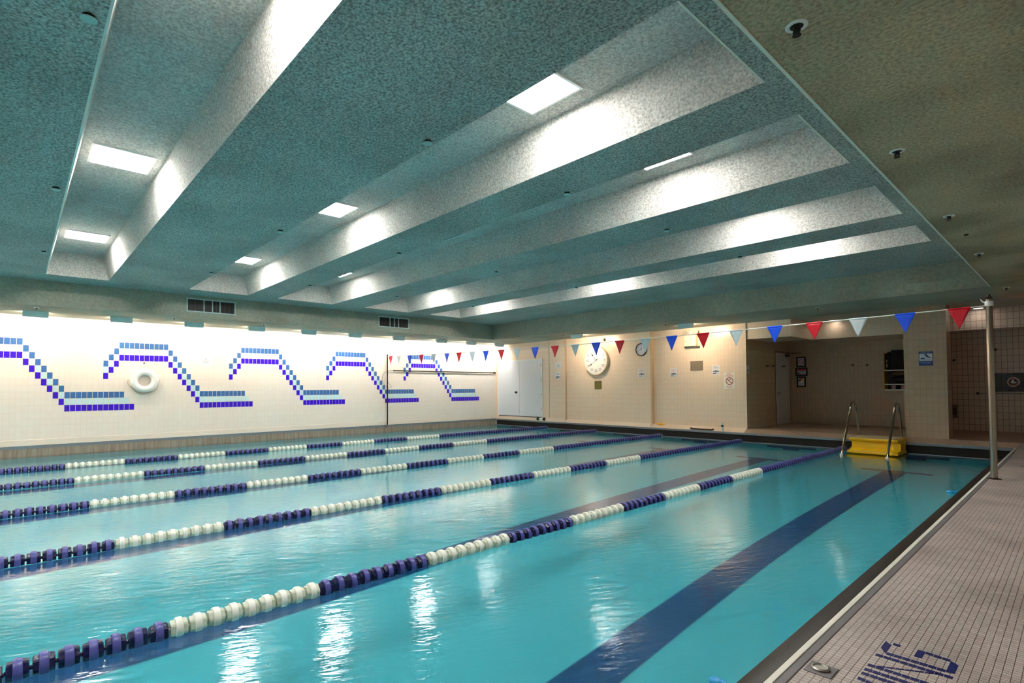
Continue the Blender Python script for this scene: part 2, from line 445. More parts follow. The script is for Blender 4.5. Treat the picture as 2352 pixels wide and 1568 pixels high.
# baseboards
mb = MB(); mb.box(XL - 0.01, XL + 0.012, YR, YA, 0.0, 0.137, 0.005)
struct(mb, 'baseboard_left', M['base_left'])
mb = MB()
mb.prism([(XL, YA - 0.012, 0.135), (XL, YA + 0.02, 0.135), (XL, YA + 0.02, 0.0), (XL, YP, 0.0)], (3.76, 0, 0))
mb.prism([(-12.72, YBm - 0.012, 0.12), (-12.72, YBm + 0.02, 0.12), (-12.72, YBm + 0.02, 0.0), (-12.72, YP, 0.0)], (3.5, 0, 0))
mb.prism([(-9.22, YC - 0.012, 0.11), (-9.22, YC + 0.02, 0.11), (-9.22, YC + 0.02, 0.0), (-9.22, YP, 0.0)], (2.92, 0, 0))
struct(mb, 'baseboard_far', M['base'])

# floors: right deck with a gentle ramp up to the alcove level, alcove floor, far deck
mb = MB()
xs = (XR_OUT, XW)
mb.quad((xs[0], YR, 0), (xs[1], YR, 0), (xs[1], 13.3, 0), (xs[0], 13.3, 0))
mb.quad((xs[0], 13.3, 0), (xs[1], 13.3, 0), (xs[1], YC, ZF), (xs[0], YC, ZF))
mb.quad((xs[0], 13.3, 0), (xs[0], YC, ZF), (xs[0], YC, -0.4), (xs[0], 13.3, -0.4))
struct(mb, 'floor', M['deck'], label='small brown mosaic tile pool deck')
mb = MB()
mb.quad((-6.3, YP, 0), (XR_OUT, YP, 0), (XR_OUT, YC, ZF), (-6.3, YC, ZF))
mb.quad((-6.3, YC, ZF), (XW, YC, ZF), (XW, 18, ZF), (-6.3, 18, ZF))
struct(mb, 'floor_alcove', M['deck_far'])

# coping / gutters
mb = MB(); mb.box(XL, XL + 0.006, YB, YP, -0.066, 0.0)
struct(mb, 'trim_3', M['steel_edge'])
mb = MB(); mb.box(XL - 0.01, XL + 0.004, YB, YP, ZW - 0.35, -0.066)
struct(mb, 'trim_4', M['steel_band'])
mb = MB(); mb.box(XL, XR_OUT, YP - 0.012, YP + 0.10, -0.052, 0.004, 0.004)
struct(mb, 'trim_5', M['steel_edge'])
mb = MB(); mb.box(XL, XR_OUT, YP + 0.05, YP + 0.12, -0.4, -0.05); mb.box(XL, XR_OUT, YP - 0.02, YP + 0.05, -0.4, ZW - 0.005)
struct(mb, 'trim_6', M['recess_shade'])
mb = MB(); mb.box(XL, XR_EDGE - 0.2, YP - 0.045, YP - 0.02, -0.5, ZW + 0.012, 0.004)
struct(mb, 'trim_7', M['steel_edge'])
mb = MB(); mb.box(XR_EDGE + 0.022, XR_OUT, YB, 14.44, -0.4, 0.004, 0.004)
struct(mb, 'trim_8', M['coping'])
mb = MB(); mb.box(XR_EDGE - 0.006, XR_EDGE + 0.022, YB, 14.44, -0.4, 0.008, 0.003)
struct(mb, 'trim_9', M['white_strip'])
mb = MB(); mb.box(XR_EDGE - 0.022, XR_EDGE, YB, YP, -0.34, -0.012)
mb.box(XR_EDGE - 0.09, XR_EDGE - 0.05, YB, YP, -0.34, -0.10)
struct(mb, 'trim_10', M['moss'])
mb = MB(); mb.box(-1.216, -1.06, YB, YP - 0.03, -0.6, -0.205, 0.012)
mb.box(-1.10, -1.085, YB, YP - 0.03, -0.25, -0.195, 0.003)
struct(mb, 'trim_11', M['gutter_lip'], smooth=True)

# pool basin: floor rising to the shallow end, lane markings, wall targets
def zfl(y):
    return ZW - 1.25 - 0.012 * (12.6 - y)
mb = MB()
ys = [YB, YP + 0.05]
for a, b in zip(ys[:-1], ys[1:]):
    mb.quad((XL, a, zfl(a)), (-1.2, a, zfl(a)), (-1.2, b, zfl(b)), (XL, b, zfl(b)))
mb.quad((XL, YP - 0.02, -1.9), (-1.2, YP - 0.02, -1.9), (-1.2, YP - 0.02, ZW), (XL, YP - 0.02, ZW))
mb.quad((XL + 0.002, YB, -1.9), (XL + 0.002, YP, -1.9), (XL + 0.002, YP, ZW), (XL + 0.002, YB, ZW))
mb.quad((-1.2, YB, -1.9), (-1.2, YP, -1.9), (-1.2, YP, ZW - 0.02), (-1.2, YB, ZW - 0.02))
mb.quad((XL, YB, -1.9), (-1.2, YB, -1.9), (-1.2, YB, 0), (XL, YB, 0))
struct(mb, 'pool_basin', M['pool'])
mb = MB(); mb.box(XL, XW, YR, YB, -0.3, 0.0)
struct(mb, 'floor_rear', M['deck'])
mb = MB()
for xc in (-2.54, -5.1, -7.55, -10.0, -12.37, -14.95):
    yy = [YB + 1.2, 12.55]
    for a, b in zip(yy[:-1], yy[1:]):
        mb.quad((xc - 0.19, a, zfl(a) + .004), (xc + 0.19, a, zfl(a) + .004), (xc + 0.19, b, zfl(b) + .004), (xc - 0.19, b, zfl(b) + .004))
    mb.quad((xc - 0.58, 12.5, zfl(12.5) + .005), (xc + 0.58, 12.5, zfl(12.5) + .005), (xc + 0.58, 12.72, zfl(12.72) + .005), (xc - 0.58, 12.72, zfl(12.72) + .005))
    mb.box(xc - 0.58, xc + 0.58, YP - 0.028, YP - 0.018, -0.98, -0.56)
    mb.box(xc - 0.19, xc + 0.19, YP - 0.030, YP - 0.018, -1.30, -0.42)
struct(mb, 'trim_12', M['lane_mark'], label='dark lane lines and targets under the water')

mb = MB(); mb.quad((XL, YB, ZW), (-1.17, YB, ZW), (-1.17, YP, ZW), (XL, YP, ZW))
struct(mb, 'water', M['water'], label='still turquoise pool water')

# ceiling with coffers
COF = [(0.379, 1.352), (2.801, 4.035), (4.724, 6.151), (7.08, 8.499), (9.259, 10.457)]
BACK = [(-2.0, -0.95), (-4.45, -3.2), (-7.0, -5.7), (-9.4, -8.2)]
allc = sorted(BACK + COF)
mb = MB(); y = YR
for a, b in allc:
    mb.quad((XS, y, ZC), (XE, y, ZC), (XE, a, ZC), (XS, a, ZC))
    mb.quad((XS, a, ZC), (XA, a, ZC), (XA, b, ZC), (XS, b, ZC))
    mb.quad((XC, a, ZC), (XE, a, ZC), (XE, b, ZC), (XC, b, ZC))
    y = b
mb.quad((XS, y, ZC), (XE, y, ZC), (XE, YS, ZC), (XS, YS, ZC))
struct(mb, 'ceiling', M['stucco'], label='teal-tinted stucco ceiling beams over the pool')
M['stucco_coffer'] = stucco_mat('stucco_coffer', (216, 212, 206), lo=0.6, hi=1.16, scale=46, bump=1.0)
mb = MB()
for a, b in allc:
    t = 0.1
    mb.quad((XA, a, ZC), (XA, a + t, ZT), (XA, b - t, ZT), (XA, b, ZC))
    mb.quad((XC, a, ZC), (XC, a + t, ZT), (XC, b - t, ZT), (XC, b, ZC))
    mb.quad((XA, a, ZC), (XC, a, ZC), (XC, a + t, ZT), (XA, a + t, ZT))
    mb.quad((XA, b, ZC), (XC, b, ZC), (XC, b - t, ZT), (XA, b - t, ZT))
    mb.quad((XA, a + t, ZT), (XC, a + t, ZT), (XC, b - t, ZT), (XA, b - t, ZT))
struct(mb, 'ceiling_coffers', M['stucco_coffer'], label='lit recessed coffers between the ceiling beams')
mb = MB(); mb.box(XL, XS, YR, YC, ZS, ZC + 0.5); mb.box(XS, XE, YS, YC + 0.02, ZS, ZC + 0.5)
struct(mb, 'ceiling_soffit', M['stucco_beige'])
mb = MB(); mb.box(XE, XW, YR, YC + 0.02, ZS, ZC + 0.5)
struct(mb, 'ceiling_right', M['stucco_right'])
mb = MB(); mb.box(XL, XW + 0.2, YC + 0.02, 18.1, ZS + 0.02, 3.6); mb.box(XL - .3, XW + .2, YR, YC, 4.3, 4.5)
struct(mb, 'ceiling_back', M['stucco_plain'])
mb = MB()
mb.box(XE - 0.006, XE + 0.012, YR, YS, ZS - 0.006, ZS + 0.02)
for a, b in COF[1:]: mb.box(XC - 0.004, XC + 0.010, a, b, ZC - 0.005, ZC + 0.02)
mb.box(XA, XC, COF[0][0] - 0.012, COF[0][0] + 0.004, ZC - 0.005, ZC + 0.02)
struct(mb, 'trim_13', M['bead'])

# ------------------------------------------------------------------ ceiling panel lights
def panel_light():
    t = empty('ceiling_panel_light', (0, 0, 0), 'x', 'ceiling light', 'square light panels in the coffers')
    m = MB()
    for x0, x1, y0, y1 in ((-.325, .325, -.30, -.275), (-.325, .325, .275, .30), (-.325, -.30, -.275, .275), (.30, .325, -.275, .275)):
        m.box(x0, x1, y0, y1, -0.018, 0.0)
    m.build('frame', M['white'], t)
    m = MB(); m.box(-.305, .305, -.28, .28, -0.012, -0.002)
    m.build('diffuser', M['lens'], t)
    return t
pl = panel_light()
first = True
cn = ['nearest coffer', 'second coffer', 'third coffer', 'fourth coffer', 'farthest coffer']
xn = {-11.93: 'mural wall end', -7.65: 'middle one', -3.35: 'right end'}
for ci, (a, b) in enumerate(COF):
    for x in (-11.93, -7.65, -3.35):
        lab = 'square ceiling panel light in the %s, %s' % (cn[ci], xn[x])
        loc = (x, (a + b) / 2, ZT)
        off = ci in (2, 3) and x == -7.65
        if off: lab = 'unlit ' + lab
        if first: pl.location = loc; pl['label'] = lab; first = False
        else:
            q = dup(pl, loc, lab)
            if off:
                for ch in q.children:
                    if ch.name.startswith('diffuser'):
                        ch.data = ch.data.copy(); ch.data.materials[0] = M['lens_off']
bk = ['first coffer behind the viewer', 'second coffer behind the viewer', 'third coffer behind the viewer', 'fourth coffer behind the viewer']
for ci, (a, b) in enumerate(sorted(BACK, reverse=True)):
    for x in (-11.93, -7.65, -3.35):
        dup(pl, (x, (a + b) / 2, ZT), 'square ceiling panel light in the %s, %s' % (bk[ci], xn[x]))

# ------------------------------------------------------------------ wall washers
def washer(axis, warm, loc, label, group):
    t = empty('wall_washer_light', loc, label, 'wall light', group)
    L = 0.215
    def P(d, s, z):      # d: distance toward the wall, s: along the wall
        return (loc[0] - d, loc[1] + s, loc[2] + z) if axis == 'X' else (loc[0] + s, loc[1] + d, loc[2] + z)
    m = MB()             # folded grey hood, open toward the wall
    prof = [(0.0, 0.0), (0.05, -0.13), (0.06, -0.13), (0.013, 0.0)]
    m.prism([P(d, -L, z) for d, z in prof], Vector(P(0, L, 0)) - Vector(P(0, -L, 0)))
    for s in (-L, L - 0.006):
        m.prism([P(0.0, s, 0), P(0.05, s, -0.13), P(0.13, s, -0.03), P(0.13, s, 0)], Vector(P(0, 0.006, 0)) - Vector(P(0, 0, 0)))
    m.build('hood', M['grey_paint'], t)
    m = MB(); q = [(0.068, -0.105), (0.115, -0.03), (0.12, -0.034), (0.073, -0.109)]
    m.prism([P(d, -L + .01, z) for d, z in q], Vector(P(0, L - .01, 0)) - Vector(P(0, -L + .01, 0)))
    m.build('lens', M['wash_far'] if axis == 'Y' else (M['wash_warm'] if warm else M['wash_cool']), t)
    return t
wy = [0.27, 1.80, 3.32, 4.85, 6.31, 7.78, 9.35, 11.1, 12.45, 13.87]
for i, y in enumerate(wy):
    washer('X', i in (0, 1, 2, 3, 6), (-15.56, y, ZS + 0.002), 'grey hooded wall washer over the mural wall, %s from the left edge of the photo' % ORD[i], 'wall washers along the mural wall')
for i, y in enumerate((-1.25, -2.78, -4.3, -5.8, -7.3)):
    washer('X', True, (-15.56, y, ZS + 0.002), 'grey hooded wall washer over the mural wall, %s one behind the viewer' % ORD[i], 'wall washers along the mural wall')
washer('Y', True, (-11.37, 13.45, ZS + 0.002), 'grey hooded wall washer above the large pace clock', 'wall washers along the end wall')
washer('Y', True, (-7.47, 13.45, ZS + 0.002), 'grey hooded wall washer above the emergency light', 'wall washers along the end wall')

# ------------------------------------------------------------------ sprinklers
def disc_sprinkler():
    t = empty('sprinkler', (0, 0, 0), 'x', 'sprinkler', 'sprinklers on the ceiling beams')
    m = MB(); m.lathe([(0.0, 0), (0.030, 0), (0.034, -0.012), (0.034, -0.018)], (0, 0, 0), n=20); m.build('collar', M['dark_metal'], t, smooth=True)
    m = MB(); m.lathe([(0.0, -0.02), (0.042, -0.02), (0.045, -0.024), (0.043, -0.028), (0.0, -0.030)], (0, 0, 0), n=24); m.build('cover_plate', mat('teal_white_cover', (176, 214, 208), 0.5), t, smooth=True)
    return t
sp = disc_sprinkler(); first = True
bn = ['in front of the nearest coffer', 'between the nearest and second coffers', 'between the second and third coffers', 'between the third and fourth coffers', 'between the fourth and farthest coffers']
xn2 = {-4.03: 'at the right end', -7.74: 'at mid length', -11.45: 'near the mural wall'}
for bi, y in enumerate((0.283, 2.715, 4.64, 6.805, 9.2)):
    for x in (-4.03, -7.74, -11.45):
        lab = 'round ceiling sprinkler on the beam %s, %s' % (bn[bi], xn2[x])
        if first: sp.location = (x, y, ZC); sp['label'] = lab; first = False
        else: dup(sp, (x, y, ZC), lab)
def pend():
    t = empty('ceiling_sprinkler', (0, 0, 0), 'x', 'sprinkler', 'recessed sprinklers on the low right ceiling')
    m = MB(); m.lathe([(0.030, 0.001), (0.050, 0.001), (0.050, -0.004), (0.040, -0.010), (0.030, -0.006)], (0, 0, 0), n=28, closed=True); m.build('escutcheon', M['white'], t, smooth=True)
    m = MB(); m.lathe([(0.0, 0.0), (0.03, 0.0), (0.03, -0.006), (0.014, -0.008), (0.012, -0.03), (0.0, -0.03)], (0, 0, 0), n=16)
    for s in (-1, 1): m.tube([(s * .012, 0, -0.012), (s * .016, 0, -0.03), (s * .004, 0, -0.045)], 0.003, 6)
    m.build('head', M['black'], t, smooth=True)
    m = MB(); m.lathe([(0.0, -0.044), (0.02, -0.046), (0.02, -0.049), (0.0, -0.049)], (0, 0, 0), n=16); m.build('deflector', M['dark_metal'], t, smooth=True)
    return t
ps = pend(); first = True
for i, y in enumerate((2.724, 4.747, 6.979, 9.302, 12.93)):
    lab = 'recessed sprinkler with white ring on the low right ceiling, %s from the viewer' % ORD[i]
    if first: ps.location = (-0.9, y, ZS); ps['label'] = lab; first = False
    else: dup(ps, (-0.9, y, ZS), lab)
sn = {0: 'left of the first washer', 1: 'between the second and third washers', 2: 'by the fourth washer', 3: 'between the fifth and sixth washers', 4: 'beyond the seventh washer', 5: 'near the corner'}
for i, y in enumerate((0.27, 2.74, 4.80, 6.93, 9.36, 12.44)):
    dup(ps, (-14.88, y, ZS), 'small sprinkler under the mural wall soffit, %s' % sn[i], 'sprinklers under the soffits')
for i, (x, n) in enumerate(((-11.54, 'left of the washer over the pace clock'), (-7.81, 'left of the washer over the emergency light'), (-4.0, 'in front of the alcove'))):
    dup(ps, (x, 13.05, ZS), 'small sprinkler under the end wall soffit, %s' % n, 'sprinklers under the soffits')
m = MB(); m.lathe([(0, 0), (0.02, 0), (0.02, -0.012), (0.0, -0.02)], (-0.88, 7.99, ZS), n=14)
m.build('ceiling_sensor', M['dark_metal'], smooth=True, label='tiny dark ceiling sensor between two low ceiling sprinklers', cat='sensor', origin=(-0.88, 7.99, ZS))

# ------------------------------------------------------------------ vents on left soffit
def vent(y0, y1, z0, z1, bars, fins, label):
    t = empty('air_vent', (XS, (y0 + y1) / 2, z0), label, 'vent', 'air vents in the soffit above the mural wall')
    f = 0.03; m = MB()
    m.box(XS - .01, XS + .02, y0, y1, z1 - f, z1, .004); m.box(XS - .01, XS + .02, y0, y1, z0, z0 + f, .004)
    m.box(XS - .01, XS + .02, y0, y0 + f, z0 + f, z1 - f, .004); m.box(XS - .01, XS + .02, y1 - f, y1, z0 + f, z1 - f, .004)
    m.build('frame', mat('vent_paint', (196, 214, 212), 0.5), t)
    m = MB(); m.box(XS + .001, XS + .003, y0 + f, y1 - f, z0 + f, z1 - f); m.build('backing', M['recess_shade'], t)
    for b in bars:
        m = MB(); m.box(XS + .002, XS + .017, b - .012, b + .012, z0 + f, z1 - f, .003); m.build('mullion', mat('vent_paint_bar', (190, 208, 206), 0.5), t)
    m = MB()
    for k in range(fins):
        yy = y0 + f + (k + .5) * (y1 - y0 - 2 * f) / fins
        m.box(XS + .003, XS + .009, yy - .003, yy + .003, z0 + f, z1 - f)
    m.build('grille', mat('dark_grille_fins', (84, 92, 92), 0.6), t)
vent(2.912, 3.991, 3.12, 3.455, (3.285, 3.468, 3.635), 34, 'dark air vent with three pale mullions above the mural, nearer the viewer')
vent(7.967, 9.033, 3.13, 3.46, (8.36, 8.52, 8.66), 22, 'dark air vent with pale vertical slats near the far corner')

# ------------------------------------------------------------------ mural waves
def wave(i):
    y0 = MY0 + i * 27 * TW * (2.838 / (27 * TW))
    m = MB(); g = 0.005
    def t(c, r, mi):
        m.mi = mi
        m.box(XL - 0.002, XL + 0.004, y0 + c * TW + g, y0 + (c + 1) * TW - g, MZT - (r + 1) * TH + g * .8, MZT - r * TH - g * .8)
    for c in range(10): t(c, 0, 0); t(c, 1, 1); t(c, 2, 2)
    for k in range(3):
        for q in range(3): t(-1 - k, 1 + k + q, q)
    for k in range(7):
        for q in range(3): t(10 + k, 1 + k + q, q)
    for c in range(11): t(17 + c, 8, 0)
    for c in range(12): t(17 + c, 9, 1)
    for c in range(13): t(17 + c, 10, 2)
    nm = ['cut off by the left edge of the photo', 'arching over the life ring', 'in the middle of the wall, second whole one from the left', 'next to the near flag post, third whole one from the left', 'behind the shepherd crook, nearest the corner'][i]
    m.build('wave_mural', [M['t_blue'], M['t_light'], M['t_violet']], label='stepped blue tile wave %s' % nm, cat='mural', group='tile waves on the wall', origin=(XL, y0 + 8 * TW, MZT - 11 * TH))
for i in range(5): wave(i)

# ------------------------------------------------------------------ life ring, notice and shepherd crook on the left wall
cy, cz = 2.385, 1.50
t = empty('life_ring', (XL, cy, cz - .31), 'white foam life ring hanging on the mural wall under the first whole wave', 'life ring')
m = MB(); R0, r0 = 0.222, 0.083
prof = [(R0 + r0 * math.cos(a), r0 * math.sin(a)) for a in [2 * PI * k / 18 for k in range(18)]]
m.lathe(prof, (XL + 0.087, cy, cz), axis='X', n=48, closed=True); m.build('ring', M['buoy'], t, smooth=True)
m = MB(); pts = []
for k in range(41):
    a = PI + PI * k / 40
    rr = 0.335 + 0.02 * math.sin(6 * a)
    pts.append((XL + 0.045, cy + rr * math.cos(a), cz + .02 + rr * math.sin(a) * 1.05))
m.tube(pts, 0.007, 8); m.build('grab_rope', M['rope'], t, smooth=True)
m = MB(); m.tube([(XL + .05, cy - .12, cz + .27), (XL + .03, cy, cz + .44), (XL + .05, cy + .12, cz + .27)], 0.006, 8); m.build('hanging_cord', M['line_white'], t, smooth=True)
t = empty('wall_hook', (XL, cy, cz + .43), 'small dark hook holding the white life ring', 'hook')
m = MB(); m.lathe([(0, 0), (.022, 0), (.022, .008), (.008, .012), (.008, .04), (0, .045)], (XL, cy, cz + .45), axis='X', n=14); m.build('peg', M['dark_metal'], t, smooth=True)

def notice(plane, a0, a1, z0, z1, kind, label, group='paper notices on the walls'):
    """plane ('X'|'Y'|'-X', coordinate)"""
    ax, c = plane
    def F(e): return (lambda u, v: (c + e, u, v)) if ax == 'X' else (lambda u, v: (u, c - e, v))
    def rect(m, u0, u1, v0, v1, e0, e1):
        if ax == 'X': m.box(c + e0, c + e1, min(u0, u1), max(u0, u1), v0, v1)
        else: m.box(min(u0, u1), max(u0, u1), c - e1, c - e0, v0, v1)
    w, h = a1 - a0, z1 - z0
    t = empty('paper_notice', (c, (a0 + a1) / 2, z0) if ax == 'X' else ((a0 + a1) / 2, c, z0), label, 'notice', group)
    m = MB(); rect(m, a0, a1, z0, z1, -0.001, 0.004); m.build('sheet', M['paper'], t)
    def U(f): return a0 + f * w
    def V(f): return z0 + f * h
    if kind == 'grey':
        m = MB(); rect(m, U(.42), U(.56), V(.72), V(.86), .004, .005)
        for k, (l, r) in enumerate(((.22, .78), (.28, .72), (.22, .76))): rect(m, U(l), U(r), V(.52 - k * .15), V(.58 - k * .15), .004, .005)
        m.build('printed_lines', M['ink_grey'], t)
    else:
        m = MB()
        for k, (l, r) in enumerate(((.15, .6), (.2, .85), (.15, .9), (.2, .8))): rect(m, U(l), U(r), V(.86 - k * .085), V(.89 - k * .085), .004, .005)
        m.build('heading_lines', M['ink_pink'] if kind == 'pink' else M['ink_grey'], t)
        m = MB(); rect(m, U(.16), U(.40), V(.27), V(.43), .004, .005); rect(m, U(.62), U(.88), V(.27), V(.43), .004, .005); m.build('pictures', M['ink_blue'], t)
        m = MB(); rect(m, U(.42), U(.60), V(.24), V(.46), .004, .005); m.build('centre_picture', M['ink_brown'], t)
        m = MB(); rect(m, U(.12), U(.48), V(.10), V(.17), .004, .005); m.build('footer_block', M['ink_dark'], t)
        m = MB(); rect(m, U(.50), U(.9), V(.125), V(.145), .004, .005); m.build('footer_line', M['ink_grey'], t)
    return t
notice(('X', XL), 3.652, 3.953, 1.955, 2.145, 'grey', 'white notice on the mural wall between the life ring and the second whole wave')
notice(('Y', YA), -13.21, -12.90, 1.95, 2.18, 'grey', 'white notice with grey print, upper of two by the white double door')
notice(('Y', YA), -13.215, -12.96, 1.54, 1.825, 'pic', 'white picture notice, lower of two by the white double door')
notice(('Y', YBm), -9.675, -9.41, 1.57, 1.84, 'pink', 'white picture notice below the small round wall clock')
notice(('Y', YC), -8.61, -8.37, 1.555, 1.83, 'pink', 'white picture notice left of the steel wall panel')
notice(('Y', YC), -7.27, -7.03, 1.595, 1.876, 'pic', 'white picture notice between the steel panel and the red no diving sign')
notice(('X', -6.285), 14.63, 14.80, 1.615, 1.84, 'pic', 'white picture notice in shade on the alcove side wall')

px = XL + 0.055
t = empty('shepherd_crook', (px, 11.9, 1.87), 'long rescue pole with a curved crook hung flat on the mural wall near the corner', 'rescue pole')
m = MB(); m.tube([(px, 9.62, 1.885), (px, 11.9, 1.878), (px, 14.28, 1.872)], 0.020, 10); m.build('pole', M['dark_metal'], t, smooth=True)
m = MB(); pts = [(px, 9.62, 1.885), (px, 9.50, 1.895), (px, 9.38, 1.87), (px, 9.27, 1.80), (px, 9.21, 1.70), (px, 9.20, 1.57), (px, 9.23, 1.44), (px, 9.31, 1.34), (px, 9.42, 1.28), (px, 9.52, 1.29), (px, 9.55, 1.33), (px, 9.47, 1.42), (px, 9.38, 1.52)]
m.tube(pts, 0.007, 8); m.build('crook', mat('grey_crook_tube', (150, 142, 134), 0.4, 0.5), t, smooth=True)
m = MB(); m.cyl((px, 14.26, 1.872), (px, 14.36, 1.872), 0.034); m.build('end_grip', M['black'], t, smooth=True)
for y in (10.45, 13.0):
    b = empty('pole_bracket', (XL, y, 1.80), 'thin wall bracket holding the rescue pole, %s' % ('nearer the flag post' if y < 11 else 'nearer the white door'), 'bracket', 'brackets of the rescue pole')
    m = MB(); m.box(XL - .002, XL + .012, y - .018, y + .018, 1.77, 1.97, .003); m.build('plate', M['white'], b)
    m = MB(); m.tube([(XL + .01, y, 1.83), (XL + .04, y, 1.838), (XL + .08, y, 1.846), (XL + .09, y, 1.88)], 0.006, 8); m.build('hook', M['steel_dull'], b, smooth=True)

# ------------------------------------------------------------------ flag posts, line and pennants
FY = 9.588
t = empty('flag_post', (-0.846, FY + .04, 0), 'tall steel flag post standing on the deck at the right pool edge', 'post')
X, Y = -0.846, FY + .04
m = MB(); m.cyl((X, Y, 0.0), (X, Y, 2.42), 0.038, n=24); m.build('pole', M['steel'], t, smooth=True)
m = MB(); m.lathe([(0, 0.0), (.075, 0.0), (.075, .006), (.042, .012), (.04, .02), (0, .02)], (X, Y, 0), n=24); m.build('base_flange', M['dark_metal'], t, smooth=True)
m = MB(); m.lathe([(0, 2.42), (.034, 2.42), (.042, 2.44), (.030, 2.458), (.02, 2.462), (.012, 2.49), (0, 2.492)], (X, Y, 0), n=20); m.build('cap', M['dark_metal'], t, smooth=True)
m = MB(); m.lathe([(.0385, 2.33), (.046, 2.335), (.046, 2.36), (.042, 2.363), (.046, 2.366), (.046, 2.392), (.0385, 2.397)], (X, Y, 0), n=24, closed=True); m.build('clamp', M['white'], t, smooth=True)
m = MB(); m.tube([(X - .04, Y, 2.38), (X - .07, Y - .01, 2.405), (X - .085, Y - .01, 2.432)], [.012, .009, .004], 8); m.build('cleat', M['white'], t, smooth=True)
lpx, lpy = XL + 0.13, 9.347
t = empty('flag_post', (lpx, lpy, 0), 'thin dark flag post standing against the mural wall', 'post')
m = MB(); m.cyl((lpx, lpy, 0.0), (lpx, lpy, 2.39), 0.022, n=16); m.build('pole', M['dark_metal'], t, smooth=True)
m = MB(); m.sphere((lpx, lpy, 2.41), 0.03); m.build('cap', M['black'], t, smooth=True)
m = MB(); m.box(XL, lpx + .03, lpy - .05, lpy + .05, -0.012, 0.01, .003); m.build('foot_plate', M['steel_dull'], t)

FX = [-1.154, -1.771, -2.371, -2.995, -3.617, -4.293, -4.931, -5.597, -6.212, -6.853, -7.502, -8.119, -8.759, -9.44, -10.113, -10.722, -11.372, -11.977, -12.604, -13.211, -13.852, -14.472, -15.10, -15.70, -16.17]
def fz(x):
    if x > -7.5: k = (x + 0.85) / -6.65; return 2.332 - 0.068 * math.sin(k * PI / 2)
    k = (x + 7.5) / -8.9; return 2.264 + 0.098 * k ** 1.7
def fyy(x): return FY + (lpy - FY) * max(0, (-x - 13.2) / 3.2)
m = MB(); n = 60; pts = []
for k in range(n + 1):
    x = -0.885 + (lpx + .022 + 0.885) * k / n
    pts.append((x, fyy(x), fz(x)))
m.tube(pts, 0.0085, 8)
m.build('flag_line', M['line_white'], smooth=True, label='white cord stretched across the pool carrying the pennants', cat='cord', origin=(-8.6, FY, fz(-8.6)))
names = ['red', 'blue', 'white']; mats = [M['f_red'], M['f_blue'], M['f_white']]
from_right = {}
def ordn(n):
    return ORD[n - 1] if n <= 10 else '%dth' % n
for i, x in enumerate(FX):
    ci = i % 3
    from_right[ci] = from_right.get(ci, 0) + 1
    m = MB()
    w, h = 0.125, 0.275; nx, nz = 6, 8
    z0 = fz(x) - 0.006; y0 = fyy(x); sl = (fz(x + .1) - fz(x - .1)) / .2
    ph = random.random() * 6
    grid = []
    for a in range(nz + 1):
        v = a / nz; row = []
        for b in range(nx + 1):
            u = (b / nx - .5) * 2 * w * (1 - v * .985)
            row.append((x + u, y0 + 0.012 * v * math.sin(ph + u * 18 + v * 2), z0 + u * sl - v * h))
        grid.append(row)
    vv = [[m.bm.verts.new(p) for p in r] for r in grid]
    for a in range(nz):
        for b in range(nx): m.bm.faces.new((vv[a][b], vv[a][b + 1], vv[a + 1][b + 1], vv[a + 1][b]))
    lab = '%s triangular pennant, %s %s one from the steel post on the right deck' % (names[ci], ordn(from_right[ci]), names[ci])
    p = m.build('hanging_pennant', mats[ci], smooth=True, label=lab, cat='pennant', group='pennants on the backstroke flag line', origin=(x, y0, z0))
    so = p.modifiers.new('thickness', 'SOLIDIFY'); so.thickness = 0.003
    m = MB(); m.tube([(x - w * .98, y0, fz(x - w)), (x, y0, fz(x)), (x + w * .98, y0, fz(x + w))], 0.0125, 8)
    m.build('hem', mats[ci], p, smooth=True)

# ------------------------------------------------------------------ lane ropes
LX = [-3.867, -6.328, -8.756, -11.238, -13.492]
BND = [0.70, 1.65, 2.59, 3.54, 4.46, 5.42, 6.36, 7.31, 8.35, 9.48]
def is_white(y):
    if y < BND[0]:
        return int(math.floor((BND[0] - y) / 0.94)) % 2 == 1
    k = sum(1 for b in BND if y >= b)
    return k % 2 == 1 and k < len(BND)
PITCH = 0.1045; DR = 0.066
def disc_bm():
    m = MB(); m.mi = 0
    hw = 0.035
    # outer ring, then the narrower fluted drum inside it
    m.lathe([(DR - .010, -.021), (DR - .002, -.018), (DR, -.008), (DR, .008), (DR - .002, .018), (DR - .010, .021), (DR - .014, .012), (DR - .014, -.012)], (0, 0, 0), axis='Y', n=22, closed=True)
    m.mi = 1
    for sgn in (-1, 1):
        n = 24; ring = []
        prof = [(.030, sgn * .044), (.049, sgn * .046), (.054, sgn * .040), (.055, sgn * .012)]
        for r, h in prof:
            row = []
            for k in range(n):
                a = 2 * PI * k / n
                rr = r * (1.0 if (k % 4) in (0, 1) else .90) if r > .04 else r
                row.append(m.bm.verts.new((rr * math.cos(a), h, rr * math.sin(a))))
            ring.append(row)
        for p, q in zip(ring[:-1], ring[1:]):
            for k in range(n):
                f = m.bm.faces.new((p[k], p[(k + 1) % n], q[(k + 1) % n], q[k])); f.material_index = 1
        f = m.bm.faces.new(ring[0]); f.material_index = 1
    m.lathe([(.0, -.052), (.012, -.052), (.012, .052), (0, .052)], (0, 0, 0), axis='Y', n=10)
    m.lathe([(.05, -.010), (DR - .008, -.010), (DR - .008, .010), (.05, .010)], (0, 0, 0), axis='Y', n=22, closed=True)
    return m
dmesh = {}
